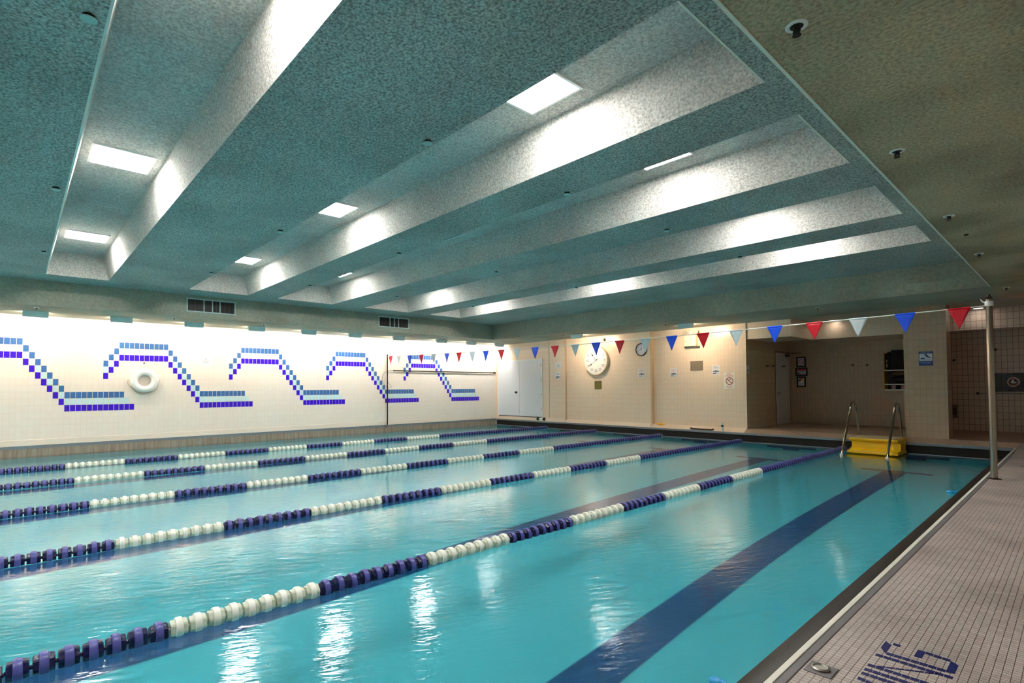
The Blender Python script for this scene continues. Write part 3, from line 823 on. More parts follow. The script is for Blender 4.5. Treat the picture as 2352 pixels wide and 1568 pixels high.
for key, mm in (('w', [M['rope_white'], M['rope_fin_w']]), ('b', [M['rope_blue'], M['rope_fin_b']])):
    m = disc_bm(); bmesh.ops.recalc_face_normals(m.bm, faces=m.bm.faces)
    me = bpy.data.meshes.new('float_disc_' + key); m.bm.to_mesh(me); m.bm.free()
    for q in mm: me.materials.append(q)
    for p in me.polygons: p.use_smooth = True
    me.set_sharp_from_angle(angle=math.radians(35))
    dmesh[key] = me
rl = ['lane rope nearest the right deck', 'second lane rope from the right deck', 'middle lane rope of the five', 'second lane rope from the mural wall', 'lane rope nearest the mural wall']
ZR = ZW + 0.028
for li, x in enumerate(LX):
    t = empty('lane_rope', (x, 3.0, ZR), 'blue and white floating %s' % rl[li], 'lane rope', 'lane ropes floating on the pool')
    m = MB(); m.tube([(x, YB + .05, ZR), (x, YP - .02, ZR)], 0.005, 6); m.build('cable', M['cable'], t)
    y0 = BND[0] + PITCH / 2 - PITCH * 86
    rest = bmesh.new()
    ylo = -0.45
    k = 0; y = y0; cnt = 0; ml = [M['rope_white'], M['rope_fin_w'], M['rope_blue'], M['rope_fin_b']]
    while y < YP - 0.12:
        key = 'w' if is_white(y) else 'b'
        rot = random.random() * PI
        dz = (random.random() - .5) * .006
        if y > ylo and cnt < 100:
            o = bpy.data.objects.new('float_disc', dmesh[key]); COL.objects.link(o); o.parent = t
            o.location = (0, y - 3.0, dz); o.rotation_euler = (0, rot, 0)
            o['label'] = 'white float disc' if key == 'w' else 'navy float disc'
            cnt += 1
        else:
            tmp = dmesh[key].copy(); tmp.transform(Matrix.Translation((0, y - 3.0, dz)) @ Matrix.Rotation(rot, 4, 'Y'))
            nf = len(rest.faces); rest.from_mesh(tmp); rest.faces.ensure_lookup_table()
            if key == 'b':
                for f in rest.faces[nf:]: f.material_index += 2
            bpy.data.meshes.remove(tmp)
        y += PITCH
    me = bpy.data.meshes.new('float_discs'); rest.to_mesh(me); rest.free()
    for q in ml: me.materials.append(q)
    o = bpy.data.objects.new('float_discs', me); COL.objects.link(o); o.parent = t; o['kind'] = 'stuff'
    m = MB(); m.box(x - .02, x + .02, YP - .05, YP - .018, ZR - .03, ZR + .03, .005); m.build('wall_anchor', M['steel'], t)

# ------------------------------------------------------------------ yellow step platform and ladder rails
t = empty('pool_steps', (-3.11, 14.0, -0.5), 'yellow fibreglass step platform at the far edge of the pool', 'pool steps')
x0, x1 = -3.60, -2.70
m = MB(); m.box(x0 - .0, x1 + .0, 13.60, 14.50, 0.060, 0.105, .012); m.build('top_deck', M['yellow'], t)
m = MB(); m.box(x0 + .07, x1 - .07, 13.64, 14.46, 0.105, 0.110); m.build('tread_pad', M['tread'], t)
m = MB(); m.prism([(x0 + .0, 13.60, .06), (x0 + .04, 13.68, .02), (x0 + .04, 13.68, -.12), (x0 + .0, 13.60, -.165), (x0, 14.35, -.165), (x0, 14.35, .06)], (x1 - x0, 0, 0)); m.build('front_riser', M['yellow'], t)
for k, (yy, zz) in enumerate(((13.52, -.17), (13.35, -.36), (13.18, -.47))):
    m = MB(); m.box(x0 - .02, x1 + .02, yy, 14.36, zz - .05, zz, .01); m.build('step', M['yellow'], t)
    m = MB(); m.box(x0 + .05, x1 - .05, yy + .02, yy + .12, zz, zz + .004); m.build('tread_pad', M['tread'], t)
for i, (x, nm) in enumerate(((-3.60, 'left one beside the lane rope'), (-2.775, 'right one beside the tiled column'))):
    r = empty('ladder_rail', (x, 14.0, 0), 'arched stainless grab rail of the yellow pool steps, %s' % nm, 'handrail', 'grab rails of the pool steps')
    pts = [(x, 12.98, -0.55), (x, 13.06, -0.24)]
    # straight rise then arch then descent to the platform
    for k in range(6): pts.append((x, 13.06 + (13.78 - 13.06) * (k + 1) / 6, -0.24 + (0.70 + 0.24) * (k + 1) / 6))
    for k in range(1, 12):
        a = PI * (1 - k / 11.0)
        pts.append((x, 14.0 + .215 * math.cos(a), 0.72 + .175 * math.sin(a)))
    pts += [(x, 14.30, .50), (x, 14.39, .25), (x, 14.43, .08)]
    m = MB(); m.tube(pts, 0.024, 12); m.build('tube', M['steel'], r, smooth=True)
    m = MB(); m.lathe([(.025, .108), (.05, .108), (.048, .118), (.025, .124)], (x, 14.43, 0), n=16, closed=True); m.build('flange', M['steel_dull'], r, smooth=True)
    m = MB(); m.lathe([(.0, -.02), (.03, -.02), (.03, .05), (.0, .05)], (x, 13.055, -.25), n=14); m.build('bumper', M['white'], r, smooth=True)

# ------------------------------------------------------------------ far wall furniture
# white double door
t = bpy.data.objects.new('door_1', None); COL.objects.link(t); t.location = (-15.1, YA, 0.13); setp(t, 'wide white double door in the end wall near the corner', kind='structure')
dx0, dx1, dz0, dz1 = -16.36, -13.86, 0.13, 2.30
m = MB(); f = 0.05
m.box(dx0 - .02, dx0 + f, YA - .03, YA, dz0, dz1 + f, .004); m.box(dx1 - f, dx1 + .02, YA - .03, YA, dz0, dz1 + f, .004); m.box(dx0 + f, dx1 - f, YA - .03, YA, dz1, dz1 + f, .004)
m.build('door_frame', M['white'], t)
for a, b in ((dx0 + f, -15.105), (-15.098, dx1 - f)):
    m = MB(); m.box(a, b, YA - .022, YA, dz0 + .02, dz1, .003); m.build('door_leaf', M['door_white'], t)
m = MB(); m.box(dx0 + f, dx1 - f, YA - .02, YA, dz0 - .005, dz0 + .018); m.build('door_gap_shade', M['black'], t)  # black strip painted in for the dark gap under the doors
m = MB(); m.lathe([(0, 0), (.05, 0), (.05, -.008), (.02, -.012), (.018, -.04), (.036, -.055), (.036, -.075), (0, -.085)], (-15.26, YA - .022, 1.075), axis='Y', n=18); m.build('door_knob', M['dark_metal'], t, smooth=True)
for z in (.45, 1.0, 1.55, 2.1):
    m = MB(); m.cyl((dx1 - f, YA - .028, z - .06), (dx1 - f, YA - .028, z + .06), .012, n=10); m.build('hinge', M['steel_dull'], t, smooth=True)

# pace clock
cx, cz, R = -11.29, 2.165, 0.49
yb = YBm; yf = YBm - 0.11
t = empty('pace_clock', (cx, yb, cz - R), 'large round white pace clock with a deep cream rim on the end wall', 'clock')
m = MB(); m.lathe([(0, 0), (R * .97, 0), (R, -.01), (R, -.095), (R * .985, -.11), (R * .965, -.11), (R * .965, -.095), (0, -.095)], (cx, yb, cz), axis='Y', n=64); m.build('rim', mat('cream_rim', (236, 218, 178), 0.4), t, smooth=True)
m = MB(); m.lathe([(0, -.0955), (R * .962, -.0955), (R * .962, -.100), (0, -.100)], (cx, yb, cz), axis='Y', n=64); m.build('dial', M['white'], t)
m = MB()
ye = yb - .1015
for k in range(12):
    a = PI / 2 - 2 * PI * k / 12
    s = '60' if k == 0 else str(5 * k)
    px_, pz_ = cx + R * .72 * math.cos(a), cz + R * .72 * math.sin(a)
    add_text(m, s, .125, lambda u, v, px_=px_, pz_=pz_: (px_ + u, ye, pz_ + v))
m.build('numerals', mat('grey_numerals', (120, 116, 120), 0.6), t)
m = MB()
for k in range(60):
    a = 2 * PI * k / 60; c, s = math.cos(a), math.sin(a); l = .045 if k % 5 == 0 else .025; wd = .004
    p = lambda r, o: (cx + r * c - o * s, ye, cz + r * s + o * c)
    m.quad(p(R * .93, -wd), p(R * .93 - l, -wd), p(R * .93 - l, wd), p(R * .93, wd))
m.build('minute_marks', M['ink_grey'], t)
def hand(m, cx, cz, ang, l0, l1, wd, y, tip=0.0):
    c, s = math.cos(ang), math.sin(ang)
    p = lambda r, o: (cx + r * c - o * s, y, cz + r * s + o * c)
    m.prism([p(-l0, -wd), p(l1, -wd * .6), p(l1, wd * .6), p(-l0, wd)], (0, -.003, 0))
    if tip:
        m.prism([p(l1 - .09, -tip), p(l1 + .03, 0), p(l1 - .09, tip)], (0, -.003, 0))
m = MB(); hand(m, cx, cz, math.radians(214), .10, .30, .006, yb - .105, .030); m.build('sweep_hand', M['ink_brown'], t)
m = MB(); hand(m, cx, cz, math.radians(34), .0, .10, .020, yb - .108); m.build('hand_counterweight', M['ink_brown'], t)
m = MB(); hand(m, cx, cz, math.radians(126), .0, .29, .006, yb - .105, .028); m.build('second_hand', M['ink_black'], t)
m = MB(); m.lathe([(0, -.10), (.02, -.10), (.02, -.112), (0, -.114)], (cx, yb, cz), axis='Y', n=16); m.build('hub', M['ink_grey'], t, smooth=True)

# small wall clock
cx, cz, R = -9.535, 2.445, 0.205
t = empty('wall_clock', (cx, YBm, cz - R), 'small round wall clock with a black rim on the end wall', 'clock')
m = MB(); m.lathe([(0, 0), (R, 0), (R, -.03), (R * .95, -.045), (R * .86, -.04), (R * .85, -.02), (0, -.02)], (cx, YBm, cz), axis='Y', n=48); m.build('rim', M['black'], t, smooth=True)
m = MB(); m.lathe([(0, -.0205), (R * .855, -.0205), (R * .855, -.024), (0, -.024)], (cx, YBm, cz), axis='Y', n=48); m.build('dial', mat('pale_dial', (226, 222, 232), .4), t)
m = MB(); ye = YBm - .0255
for k in range(1, 13):
    a = PI / 2 - 2 * PI * k / 12
    px_, pz_ = cx + R * .66 * math.cos(a), cz + R * .66 * math.sin(a)
    add_text(m, str(k), .055, lambda u, v, px_=px_, pz_=pz_: (px_ + u, ye, pz_ + v))
m.build('numerals', M['ink_dark'], t)
m = MB(); hand(m, cx, cz, math.radians(200), .02, .12, .006, YBm - .028); hand(m, cx, cz, math.radians(72), .02, .085, .008, YBm - .029); m.build('hands', M['ink_black'], t)

# olive speaker grille below the pace clock
x0, x1, z0, z1 = -11.405, -11.125, 1.20, 1.475
t = empty('speaker_grille', ((x0 + x1) / 2, YBm, z0), 'small square olive green wall grille below the pace clock', 'grille')
m = MB(); m.box(x0, x1, YBm - .03, YBm, z0, z0 + .025, .004); m.box(x0, x1, YBm - .03, YBm, z1 - .025, z1, .004); m.box(x0, x0 + .025, YBm - .03, YBm, z0 + .025, z1 - .025, .004); m.box(x1 - .025, x1, YBm - .03, YBm, z0 + .025, z1 - .025, .004)
m.build('frame', mat('olive_frame', (128, 116, 62), .6), t)
m = MB(); m.box(x0 + .02, x1 - .02, YBm - .012, YBm, z0 + .02, z1 - .02)
for k in range(12):
    zz = z0 + .035 + k * (z1 - z0 - .07) / 11; m.box(x0 + .025, x1 - .025, YBm - .022, YBm - .012, zz - .005, zz + .005)
m.build('louvres', M['olive'], t)
# fitting above the pace clock
t = empty('wall_fitting', (-10.975, YBm, 2.85), 'tiny dark fitting on the wall above the pace clock', 'fitting')
m = MB(); m.box(-11.20, -11.06, YBm - .025, YBm, 2.855, 2.895, .006); m.build('bracket', M['ivory'], t)
m = MB(); m.cyl((-10.975, YBm, 2.83), (-10.975, YBm - .05, 2.83), .025, n=12); m.box(-10.995, -10.955, YBm - .05, YBm, 2.83, 2.905, .005); m.build('sensor', M['dark_metal'], t, smooth=True)

# emergency light
x0, x1, z0, z1 = -8.055, -7.68, 2.43, 2.79
t = empty('emergency_light', ((x0 + x1) / 2, YC, z0), 'ivory emergency light box with lamp heads high on the end wall', 'emergency light')
m = MB(); m.box(x0, x1, YC - .14, YC, z0 + .02, z1, .012); m.build('housing', M['ivory'], t)
m = MB(); m.box(x0 - .02, x1 + .06, YC - .10, YC, z0 - .005, z0 + .02, .006); m.build('bottom_tray', mat('dark_tray', (110, 104, 80), .5), t)
m = MB(); m.box(x0 + .03, x0 + .11, YC - .1415, YC - .14, 2.60, 2.612); m.build('printed_mark', M['ink_grey'], t)
for x in (-8.03, -7.66):
    m = MB(); m.lathe([(0, .02), (.04, .02), (.06, -.03), (.062, -.05), (.055, -.055), (0, -.05)], (x, YC - .09, 2.86), axis='Y', n=20); m.box(x - .012, x + .012, YC - .1, YC - .07, 2.785, 2.81); m.build('lamp_head', mat('grey_lamp', (176, 172, 160), .3), t, smooth=True)
m = MB(); m.sphere((-7.865, YC - .09, 2.85), .055); m.cyl((-7.865, YC - .09, 2.78), (-7.865, YC - .09, 2.81), .03); m.build('centre_lamp', M['white'], t, smooth=True)

# steel access panel
x0, x1, z0, z1 = -7.925, -7.54, 1.745, 2.015
t = empty('wall_panel', ((x0 + x1) / 2, YC, z0), 'plain brownish steel wall panel beneath the emergency light', 'wall panel')
m = MB(); m.box(x0, x1, YC - .025, YC, z0, z1, .006); m.build('plate', M['panel_steel'], t)
m = MB(); m.cyl((x0 + .12, YC - .025, z0 + .09), (x0 + .12, YC - .032, z0 + .09), .012, n=10); m.build('lock', M['steel'], t, smooth=True)

def symbol_ring(m, cx, cz, y, r, w, slash=True):
    n = 40
    for k in range(n):
        a0, a1 = 2 * PI * k / n, 2 * PI * (k + 1) / n
        q = lambda r_, a: (cx + r_ * math.cos(a), y, cz + r_ * math.sin(a))
        m.quad(q(r, a0), q(r, a1), q(r - w, a1), q(r - w, a0))
    if slash:
        d = r - w * .5; s = w * .5; h = math.sqrt(.5)
        m.quad((cx - d * h - s * h, y, cz + d * h - s * h), (cx - d * h + s * h, y, cz + d * h + s * h), (cx + d * h + s * h, y, cz - d * h + s * h), (cx + d * h - s * h, y, cz - d * h - s * h))

# no diving sign
x0, x1, z0, z1 = -6.922, -6.585, 1.178, 1.66
cx = (x0 + x1) / 2
t = empty('warning_sign', (cx, YC, z0), 'white sign with red NO DIVING lettering and prohibition circle', 'sign')
m = MB(); m.box(x0, x1, YC - .008, YC, z0, z1, .002); m.build('board', M['sign_cream'], t)
m = MB(); y = YC - .0095
add_text(m, 'NO', .075, lambda u, v: (cx - .005 + u * 1.15, y, 1.615 + v)); add_text(m, 'DIVING', .075, lambda u, v: (cx + u * 0.92, y, 1.55 + v))
add_text(m, 'SHALLOW', .042, lambda u, v: (cx + u * .95, y, 1.262 + v)); add_text(m, 'WATER', .042, lambda u, v: (cx + u, y, 1.222 + v))
m.build('lettering', M['ink_red'], t)
m = MB(); m.sphere((cx + .03, y + .0005, 1.455), .015, sy=.05, n=10); y2 = y + .0003
m.prism([(cx + .045, y2, 1.475), (cx - .04, y2, 1.40), (cx - .05, y2, 1.415), (cx + .02, y2, 1.48)], (0, -.0004, 0)); m.prism([(cx - .04, y2, 1.405), (cx - .075, y2, 1.375), (cx - .07, y2, 1.368), (cx - .03, y2, 1.40)], (0, -.0004, 0))
m.build('diver_symbol', M['ink_grey'], t)
m = MB(); symbol_ring(m, cx, 1.41, y - .0012, .107, .020); m.build('prohibition_circle', mat('deep_red_ink', (170, 20, 40), .5), t)

# items on the far pool edge
X, Y, Z = -6.91, 14.45, 0.012
t = empty('water_bottle', (X, Y, Z), 'clear drink bottle with a green label on the far pool edge', 'bottle')
m = MB(); m.lathe([(0, 0), (.03, 0), (.034, .01), (.034, .12), (.033, .18), (.024, .22), (.012, .25), (.012, .26), (0, .26)], (X, Y, Z), n=18); m.build('body', M['bottle'], t, smooth=True)
m = MB(); m.lathe([(.0345, .12), (.0355, .125), (.0355, .17), (.0345, .175)], (X, Y, Z), n=18, closed=True); m.build('bottle_label', M['glass_green'], t, smooth=True)
m = MB(); m.lathe([(0, .258), (.014, .258), (.014, .28), (0, .283)], (X, Y, Z), n=14); m.build('cap', M['white'], t, smooth=True)
t = empty('kick_bar', (-7.51, 14.47, .01), 'black foam bar with upturned ends lying on the far pool edge', 'exercise bar')
m = MB(); m.tube([(-7.86, 14.445, .062), (-7.845, 14.445, .044), (-7.80, 14.445, .032), (-7.5, 14.445, .030), (-7.22, 14.445, .032), (-7.175, 14.445, .044), (-7.165, 14.445, .060)], .024, 10); m.build('bar', M['black'], t, smooth=True)
X, Y = -8.92, 14.56
t = empty('yellow_toy', (X, Y, .06), 'small bright yellow pool toy lying against the end wall base', 'pool toy')
m = MB()
m.sphere((X, Y - .01, .105), .06, sx=1.5, sy=.5, sz=.5, n=14)
for s in (-1, 1):
    m.sphere((X + s * .10, Y - .01, .118), .045, sx=1.4, sy=.5, sz=.45, n=12)
m.build('body', M['yellow'], t, smooth=True)
m = MB(); m.sphere((X + .02, Y - .015, .14), .022, n=10); m.build('knob', mat('deep_yellow', (232, 160, 10), .4), t, smooth=True)
X, Y = -13.92, YP + .03
t = empty('foam_dumbbell', (X, Y, 0), 'small black and white foam dumbbell on the pool edge below the white door', 'dumbbell')
for s in (-1, 1):
    m = MB(); m.lathe([(0, -.06), (.055, -.055), (.065, -.03), (.065, .03), (.055, .055), (0, .06)], (X + s * .16, Y, .075), axis='X', n=16); m.build('foam_end', M['black'], t, smooth=True)
m = MB(); m.cyl((X - .11, Y, .08), (X + .11, Y, .08), .034, n=14); m.build('grip', M['white'], t, smooth=True)

# ------------------------------------------------------------------ alcove contents
XA2 = -6.285
t = bpy.data.objects.new('door_2', None); COL.objects.link(t); t.location = (XA2, 17.2, ZF); setp(t, 'white door standing in the alcove side wall', kind='structure')
m = MB(); m.box(XA2 - .01, XA2 + .012, 16.60, 16.65, ZF, 2.32, .003); m.box(XA2 - .01, XA2 + .012, 17.72, 17.77, ZF, 2.32, .003); m.box(XA2 - .01, XA2 + .012, 16.65, 17.72, 2.27, 2.32, .003); m.build('door_frame', mat('brown_frame', (120, 96, 74), .5), t)
m = MB(); m.box(XA2 - .01, XA2 + .020, 16.65, 17.72, ZF + .012, 2.27, .003); m.build('door_leaf', M['door_white'], t)
m = MB(); m.cyl((XA2 + .02, 16.74, 1.05), (XA2 + .06, 16.74, 1.05), .012, n=10); m.tube([(XA2 + .06, 16.74, 1.05), (XA2 + .062, 16.80, 1.052), (XA2 + .06, 16.88, 1.05)], .010, 8); m.build('door_handle', M['dark_metal'], t, smooth=True)
m = MB(); m.cyl((XA2 + .02, 16.74, .97), (XA2 + .035, 16.74, .97), .018, n=12); m.build('lock', M['dark_metal'], t, smooth=True)
m = MB(); m.box(XA2 + .02, XA2 + .075, 17.36, 17.66, 2.17, 2.24, .008); m.tube([(XA2 + .06, 17.5, 2.25), (XA2 + .22, 17.35, 2.27), (XA2 + .40, 17.62, 2.27)], .010, 8); m.build('door_closer', M['dark_metal'], t, smooth=True)

def hook(ax, loc, label):
    t = empty('coat_hook', loc, label, 'hook', 'coat hooks around the alcove')
    x, y, z = loc
    d = (1, 0) if ax == 'X' else (0, -1)
    q = lambda a, dz, s=0: (x + d[0] * a + (s if ax == 'Y' else 0), y + d[1] * a + (s if ax == 'X' else 0), z + dz)
    m = MB(); m.cyl(q(0, 0), q(.01, 0), .028, n=14); m.build('plate', M['dark_metal'], t, smooth=True)
    m = MB(); m.tube([q(.01, 0), q(.05, -.012), q(.075, .0), q(.08, .03)], .007, 8)
    for s in (-1, 1): m.tube([q(.01, .0), q(.04, .0, s * .03), q(.06, .02, s * .045)], .006, 8)
    m.build('prongs', M['dark_metal'], t, smooth=True)
hook('X', (XA2, 15.99, 1.85), 'dark coat hook on the alcove side wall, farther from the white door')
hook('X', (XA2, 16.40, 1.86), 'dark coat hook on the alcove side wall, next to the white door')
hook('X', (XA2 + .02, 17.15, 1.86), 'dark coat hook on the face of the white alcove door')
hook('Y', (-4.59, 17.95, 1.86), 'dark coat hook on the alcove back wall, nearer the framed signs')
hook('Y', (-4.235, 17.95, 1.85), 'dark coat hook on the alcove back wall, nearer the equipment rack')
hook('Y', (-2.25, 17.6, 1.895), 'dark coat hook on the right back wall beside the column')
hook('Y', (-1.455, 17.6, 2.12), 'dark coat hook on the right back wall behind the flag post')

YBK = 17.95
def framed(x0, x1, z0, z1, label):
    t = empty('framed_sign', ((x0 + x1) / 2, YBK, z0), label, 'sign', 'framed signs on the alcove back wall')
    f = .04; m = MB()
    m.box(x0, x1, YBK - .025, YBK, z0, z0 + f, .003); m.box(x0, x1, YBK - .025, YBK, z1 - f, z1, .003); m.box(x0, x0 + f, YBK - .025, YBK, z0 + f, z1 - f, .003); m.box(x1 - f, x1, YBK - .025, YBK, z0 + f, z1 - f, .003)
    m.build('frame', M['black'], t)
    m = MB(); m.box(x0 + f, x1 - f, YBK - .012, YBK, z0 + f, z1 - f); m.build('sheet', mat('grey_white_sheet', (200, 200, 204), .5), t)
    return t
ye = YBK - .0135
t = framed(-6.135, -5.865, 1.85, 2.17, 'black framed sign with a red prohibition circle, topmost of three on the alcove back wall')
m = MB(); symbol_ring(m, -6.0, 2.02, ye, .075, .014); m.build('prohibition_circle', M['ink_red'], t)
m = MB(); m.box(-6.07, -5.93, ye, ye + .001, 1.905, 1.915); m.build('printed_line', M['ink_grey'], t)
t = framed(-6.17, -5.82, 1.575, 1.83, 'wide black framed sign with red heading band, middle of three in the alcove')
m = MB(); m.box(-6.12, -5.87, ye, ye + .001, 1.735, 1.785); m.build('heading_band', M['ink_red'], t)
m = MB(); m.sphere((-6.09, ye, 1.675), .022, sy=.05, n=10); m.box(-6.11, -6.045, ye, ye + .001, 1.63, 1.655); m.build('pictogram', M['ink_black'], t)
m = MB()
for k in range(3): m.box(-6.03, -5.88, ye, ye + .001, 1.64 + k * .03, 1.65 + k * .03)
m.build('printed_lines', M['ink_grey'], t)
t = framed(-6.135, -5.875, 1.225, 1.555, 'black framed sign with four colour hazard diamond, lowest of three in the alcove')
def dia(cx, cz, s, mm, nm):
    m = MB(); m.quad((cx - s, ye, cz), (cx, ye, cz - s), (cx + s, ye, cz), (cx, ye, cz + s)); m.build(nm, mm, t)
dia(-6.005, 1.49, .042, M['ink_red'], 'red_diamond'); dia(-5.957, 1.44, .042, M['y_diamond'], 'yellow_diamond'); dia(-6.053, 1.44, .042, M['sign_blue'], 'blue_diamond'); dia(-6.005, 1.39, .042, M['paper'], 'white_diamond')
m = MB(); m.box(-6.06, -5.95, ye, ye + .001, 1.30, 1.31); m.box(-6.05, -5.96, ye, ye + .001, 1.325, 1.332); m.build('printed_lines', M['ink_grey'], t)

# equipment rack
x0, x1 = -3.745, -2.95
t = empty('equipment_rack', (-3.35, YBK, 1.12), 'wall rack with yellow sides and white shelves half hidden by the column', 'rack')
m = MB(); m.box(x0 - .02, x0, 17.55, YBK, 1.14, 1.70, .004); m.box(x0 - .02, x0, 17.58, YBK, 1.70, 2.17, .004); m.build('side_panel', M['wood_yellow'], t)
for z in (1.125, 1.275, 1.66):
    m = MB(); m.box(x0, x1, 17.54, YBK, z, z + .028, .004); m.build('shelf', M['white'], t)
m = MB(); m.box(x0, x1, YBK - .015, YBK, 1.13, 2.20); m.build('back_panel', M['black'], t)
m = MB(); m.box(x0 + .01, x0 + .15, 17.60, 17.92, 1.70, 2.15, .03); m.box(x0 + .15, x1 - .02, 17.57, 17.92, 1.692, 2.23, .03)
b = m.build('storage_bin', M['bag'], label='tall black bin on the top shelf of the wall rack', cat='bin', origin=(x0 + .4, 17.75, 1.69))
m = MB(); m.box(x0 + .045, x0 + .065, 17.594, 17.60, 1.76, 1.86); m.box(x0 + .045, x0 + .065, 17.594, 17.60, 1.90, 1.96); m.build('sticker', mat('ivory_sticker', (206, 190, 150), .5), b)
b = m = MB(); m.sphere((x0 + .38, 17.74, 1.42), .2, sx=1.5, sy=.7, sz=.58, n=18); m.build('gear_bag', M['bag'], smooth=True, label='dark navy bag on the middle shelf of the wall rack', cat='bag', origin=(x0 + .38, 17.74, 1.305))
m = MB(); m.sphere((x0 + .33, 17.72, 1.59), .13, sx=1.5, sy=.7, sz=.42, n=16); m.build('towel_roll', M['khaki'], smooth=True, label='khaki rolled cloth on top of the navy bag in the wall rack', cat='towel', origin=(x0 + .33, 17.72, 1.5))
for k, x in enumerate((x0 + .20, x0 + .42)):
    b = empty('rescue_box', (x, 17.65, 1.153), 'red and white striped case on the lowest rack shelf, %s' % ('left one' if k == 0 else 'right one beside the column'), 'case', 'striped cases on the rack')
    m = MB(); m.box(x - .06, x + .06, 17.58, 17.85, 1.153, 1.262, .01); m.build('case', M['ink_black'], b)
    m = MB(); m.box(x - .045, x + .045, 17.577, 17.58, 1.235, 1.25); m.box(x - .045, x + .045, 17.577, 17.58, 1.175, 1.197); m.build('white_stripe', M['paper'], b)
    m = MB(); m.box(x - .045, x + .045, 17.577, 17.58, 1.203, 1.23); m.build('red_stripe', M['ink_red'], b)

# blue sign on the column
x0, x1, z0, z1 = -2.472, -2.222, 1.69, 2.005
cx = (x0 + x1) / 2
t = empty('lift_sign', (cx, YC, z0), 'blue and white pictogram sign on the tiled column', 'sign')
m = MB(); m.box(x0, x1, YC - .006, YC, z0, z1, .002); m.build('board', M['sign_blue'], t)
m = MB(); y = YC - .0075; m.box(x0 + .012, x1 - .012, y, y + .001, z0 + .105, z1 - .05); m.build('picture_field', mat('pale_field', (206, 210, 216), .4), t)
m = MB(); y3 = YC - .0085
m.prism([(cx - .095, y3, 1.835), (cx - .02, y3, 1.84), (cx - .02, y3, 1.865), (cx - .085, y3, 1.865)], (0, -.0005, 0))
m.prism([(cx - .03, y3, 1.945), (cx + .02, y3, 1.94), (cx + .05, y3, 1.89), (cx + .095, y3, 1.865), (cx + .09, y3, 1.85), (cx + .03, y3, 1.87), (cx - .01, y3, 1.905)], (0, -.0005, 0))
m.box(cx - .09, cx + .09, y3 - .0005, y3, 1.812, 1.818)
m.build('pictogram', M['sign_blue'], t)
m = MB(); add_text(m, 'POOL LIFT', .036, lambda u, v: (cx + u * 1.05, y, z1 - .025 + v)); add_text(m, 'AVAILABLE', .042, lambda u, v: (cx + u * .92, y, z0 + .065 + v)); m.build('lettering', mat('sign_white_ink', (170, 184, 214), .4), t)

# right back wall: navy tile panel with emblem, grab bar, box
m = MB(); m.box(-1.50, 0.4, 17.592, 17.6, 1.09, 1.545)
o = m.build('tile_panel', M['navy_tile'], label='dark navy tiled panel with a round emblem on the right back wall', cat='tile panel', origin=(-0.6, 17.6, 1.09))
ex, ez = -1.15, 1.325
m = MB(); symbol_ring(m, ex, ez, 17.590, .115, .028, False); m.build('emblem_ring', mat('grey_white_emblem', (206, 200, 198), .4), o)
m = MB(); symbol_ring(m, ex, ez, 17.5905, .085, .014, False)
m.build('inner_ring', M['ink_red'], o)
m = MB(); m.prism([(ex - .05, 17.5905, ez - .005), (ex - .01, 17.5905, ez + .06), (ex + .01, 17.5905, ez + .055), (ex + .005, 17.5905, ez + .01), (ex + .06, 17.5905, ez - .01), (ex + .05, 17.5905, ez - .03), (ex - .03, 17.5905, ez - .03)], (0, -.0008, 0)); m.build('emblem_figure', M['paper'], o)
t = empty('grab_bar', (-0.8, 17.55, 1.05), 'horizontal steel grab bar under the navy tiled panel', 'grab bar')
m = MB(); m.tube([(-1.80, 17.53, 1.05), (0.3, 17.53, 1.04)], .018, 10); m.build('bar', M['steel_dull'], t, smooth=True)
for x in (-1.80, .3):
    m = MB(); m.cyl((x, 17.60, 1.05), (x, 17.51, 1.05), .032, n=14); m.build('mount', M['dark_metal'], t, smooth=True)
t = empty('wall_box', (-2.25, 17.6, .43), 'small grey metal box low on the right back wall beside the column', 'wall box')
m = MB(); m.box(-2.31, -2.205, 17.52, 17.6, .435, .765, .006); m.build('casing', mat('grey_box', (130, 124, 116), .5, .3), t)
m = MB()
for k in range(6): m.box(-2.30, -2.215, 17.517, 17.52, .50 + k * .03, .512 + k * .03)
m.build('slots', M['recess_shade'], t)
for i, (x, y, n) in enumerate(((-1.60, 16.08, 'over the passage behind the flag post'), (-4.55, 16.05, 'over the alcove'))):
    t = empty('downlight', (x, y, ZS + .02), 'small round recessed downlight %s' % n, 'ceiling light', 'recessed downlights beyond the pool hall')
    m = MB(); m.lathe([(.085, .0), (.11, 0), (.11, -.008), (.085, -.012)], (x, y, ZS + .02), n=24, closed=True); m.build('trim_ring', M['white'], t, smooth=True)
    m = MB(); m.lathe([(0, -.002), (.088, -.002), (.088, -.008), (0, -.008)], (x, y, ZS + .02), n=24); m.build('lens', M['down'], t)

# ------------------------------------------------------------------ deck details: mosaic lettering, anchor cover, floats
px_, py_ = 0.0309, 0.0262
lt = empty('deck_lettering', (-.56, 2.8, 0), 'navy mosaic DIVING lettering set into the deck tiles', 'lettering')
CR = 0.0316
def RX(r): return -0.698 + r * CR
def stroke(m, r0, r1, y0, y1, w=.026):
    k = r0
    while k < r1 - .01:                       # one piece per tile column, grout left open
        e = min(k + 1, r1)
        f0, f1 = (k - r0) / (r1 - r0), (e - r0) / (r1 - r0)
        ya, yb = y0 + (y1 - y0) * f0, y0 + (y1 - y0) * f1
        g = .0012
        m.prism([(RX(k) + g, ya - w / 2, .0012), (RX(e) - g, yb - w / 2, .0012), (RX(e) - g, yb + w / 2, .0012), (RX(k) + g, ya + w / 2, .0012)], (0, 0, -.002))
        k = e
def poly(m, pts): m.prism([(RX(r), y, .0012) for r, y in pts], (0, 0, -.002))
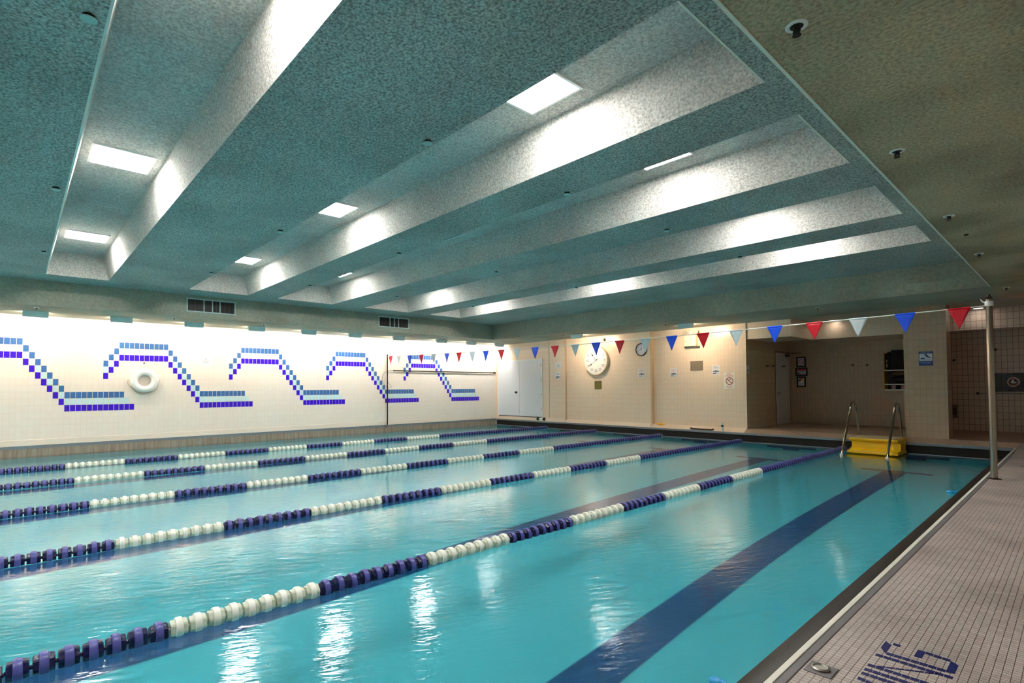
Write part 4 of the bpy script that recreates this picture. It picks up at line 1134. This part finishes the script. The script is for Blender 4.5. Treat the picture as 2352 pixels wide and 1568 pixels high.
def letter(ch, y):
    m = MB()
    if ch == 'G':
        poly(m, [(0.02, y + .055), (0.02, y + .150), (.98, y + .118), (.98, y + .004), (.6, y + .022)])
        stroke(m, 1, 2, y + .142, y + .140)
        stroke(m, 1, 8, y + .010, y + .010)
        poly(m, [(8.02, y + .002), (8.02, y + .138), (8.98, y + .110), (8.98, y + .012), (8.5, y + .002)])
        stroke(m, 5, 8, y + .148, y + .136)
        poly(m, [(4.04, y + .068), (4.04, y + .158), (4.98, y + .158), (4.98, y + .068)])
    elif ch == 'N':
        stroke(m, 0, 9, y + .010, y + .010); stroke(m, 0, 9, y + .142, y + .142)
        stroke(m, 1, 7.4, y + .020, y + .136, .014)
    elif ch == 'I':
        stroke(m, 0, 9, y + .010, y + .010); stroke(m, 0, 9, y + .058, y + .058)
    elif ch == 'V':
        stroke(m, 0, 9, y + .010, y + .060); stroke(m, 0, 9, y + .130, y + .080)
    elif ch == 'D':
        stroke(m, 0, 9, y + .010, y + .010); stroke(m, 1, 8, y + .118, y + .118)
        poly(m, [(0.02, y + .02), (0.02, y + .085), (.98, y + .115), (.98, y + .02)]); poly(m, [(8.02, y + .02), (8.02, y + .115), (8.98, y + .085), (8.98, y + .02)])
    m.build('letter', M['text_navy'], lt)
for ch, y in (('G', 3.018), ('N', 2.836), ('I', 2.734), ('V', 2.555), ('I', 2.455), ('D', 2.29)): letter(ch, y)
m = MB()
m.box(-0.70, -0.70 + 9 * px_, 11.38, 11.43, 0, 0.0012)
m.build('deck_marking', M['text_navy'], label='short navy mosaic stroke in the deck beyond the flag post', cat='mosaic stroke', origin=(-.56, 11.4, 0))
t = empty('anchor_cover', (-.825, 2.64, 0), 'square steel anchor plate with a round cap in the near deck', 'anchor plate')
m = MB(); m.box(-.882, -.772, 2.585, 2.70, 0, .004, .002); m.build('plate', M['coping'], t)
m = MB(); m.lathe([(0, .004), (.036, .004), (.038, .010), (.030, .014), (.026, .008), (0, .008)], (-.83, 2.645, 0), n=28); m.build('cap', M['steel_dull'], t, smooth=True)
X, Y = -1.285, 9.57
t = empty('pool_float', (X, Y, ZW), 'small cyan float drifting at the right pool edge near the flag post', 'float')
m = MB(); m.sphere((X - .015, Y, ZW + .012), .05, sx=1.0, sy=.7, sz=.5, n=14); m.build('body', M['cyan'], t, smooth=True)
m = MB(); m.cyl((X + .0, Y, ZW + .012), (X + .07, Y, ZW + .016), .022, .012, n=10); m.build('neck', M['cyan'], t, smooth=True)
X, Y = -1.30, 2.62
t = empty('pool_float', (X, Y, ZW), 'small cyan float at the right pool edge in front of the viewer', 'float')
m = MB(); m.sphere((X, Y, ZW + .008), .045, sx=1.0, sy=.7, sz=.5, n=14); m.build('body', M['cyan'], t, smooth=True)
m = MB(); m.cyl((X + .01, Y, ZW + .010), (X + .07, Y, ZW + .014), .020, .012, n=10); m.build('neck', M['cyan'], t, smooth=True)

# red exit lamp glow near the ceiling beyond the frame
ld = bpy.data.lights.new('exit_lamp', 'POINT'); ld.energy = 0.8; ld.color = (1, .06, .05); ld.shadow_soft_size = .08
lo = bpy.data.objects.new('exit_lamp', ld); COL.objects.link(lo); lo.location = (-0.45, 14.45, 2.86)

# ------------------------------------------------------------------ world and view
w = bpy.data.worlds.new('world'); S.world = w; w.use_nodes = True
w.node_tree.nodes['Background'].inputs['Color'].default_value = (0.8, 0.9, 1.0, 1)
w.node_tree.nodes['Background'].inputs['Strength'].default_value = 0.05
S.view_settings.view_transform = 'Standard'
S.view_settings.look = 'None'
S.view_settings.exposure = 0.9
S.cycles.max_bounces = 10
S.cycles.diffuse_bounces = 5
S.cycles.transparent_max_bounces = 12
S.cycles.sample_clamp_indirect = 40.0
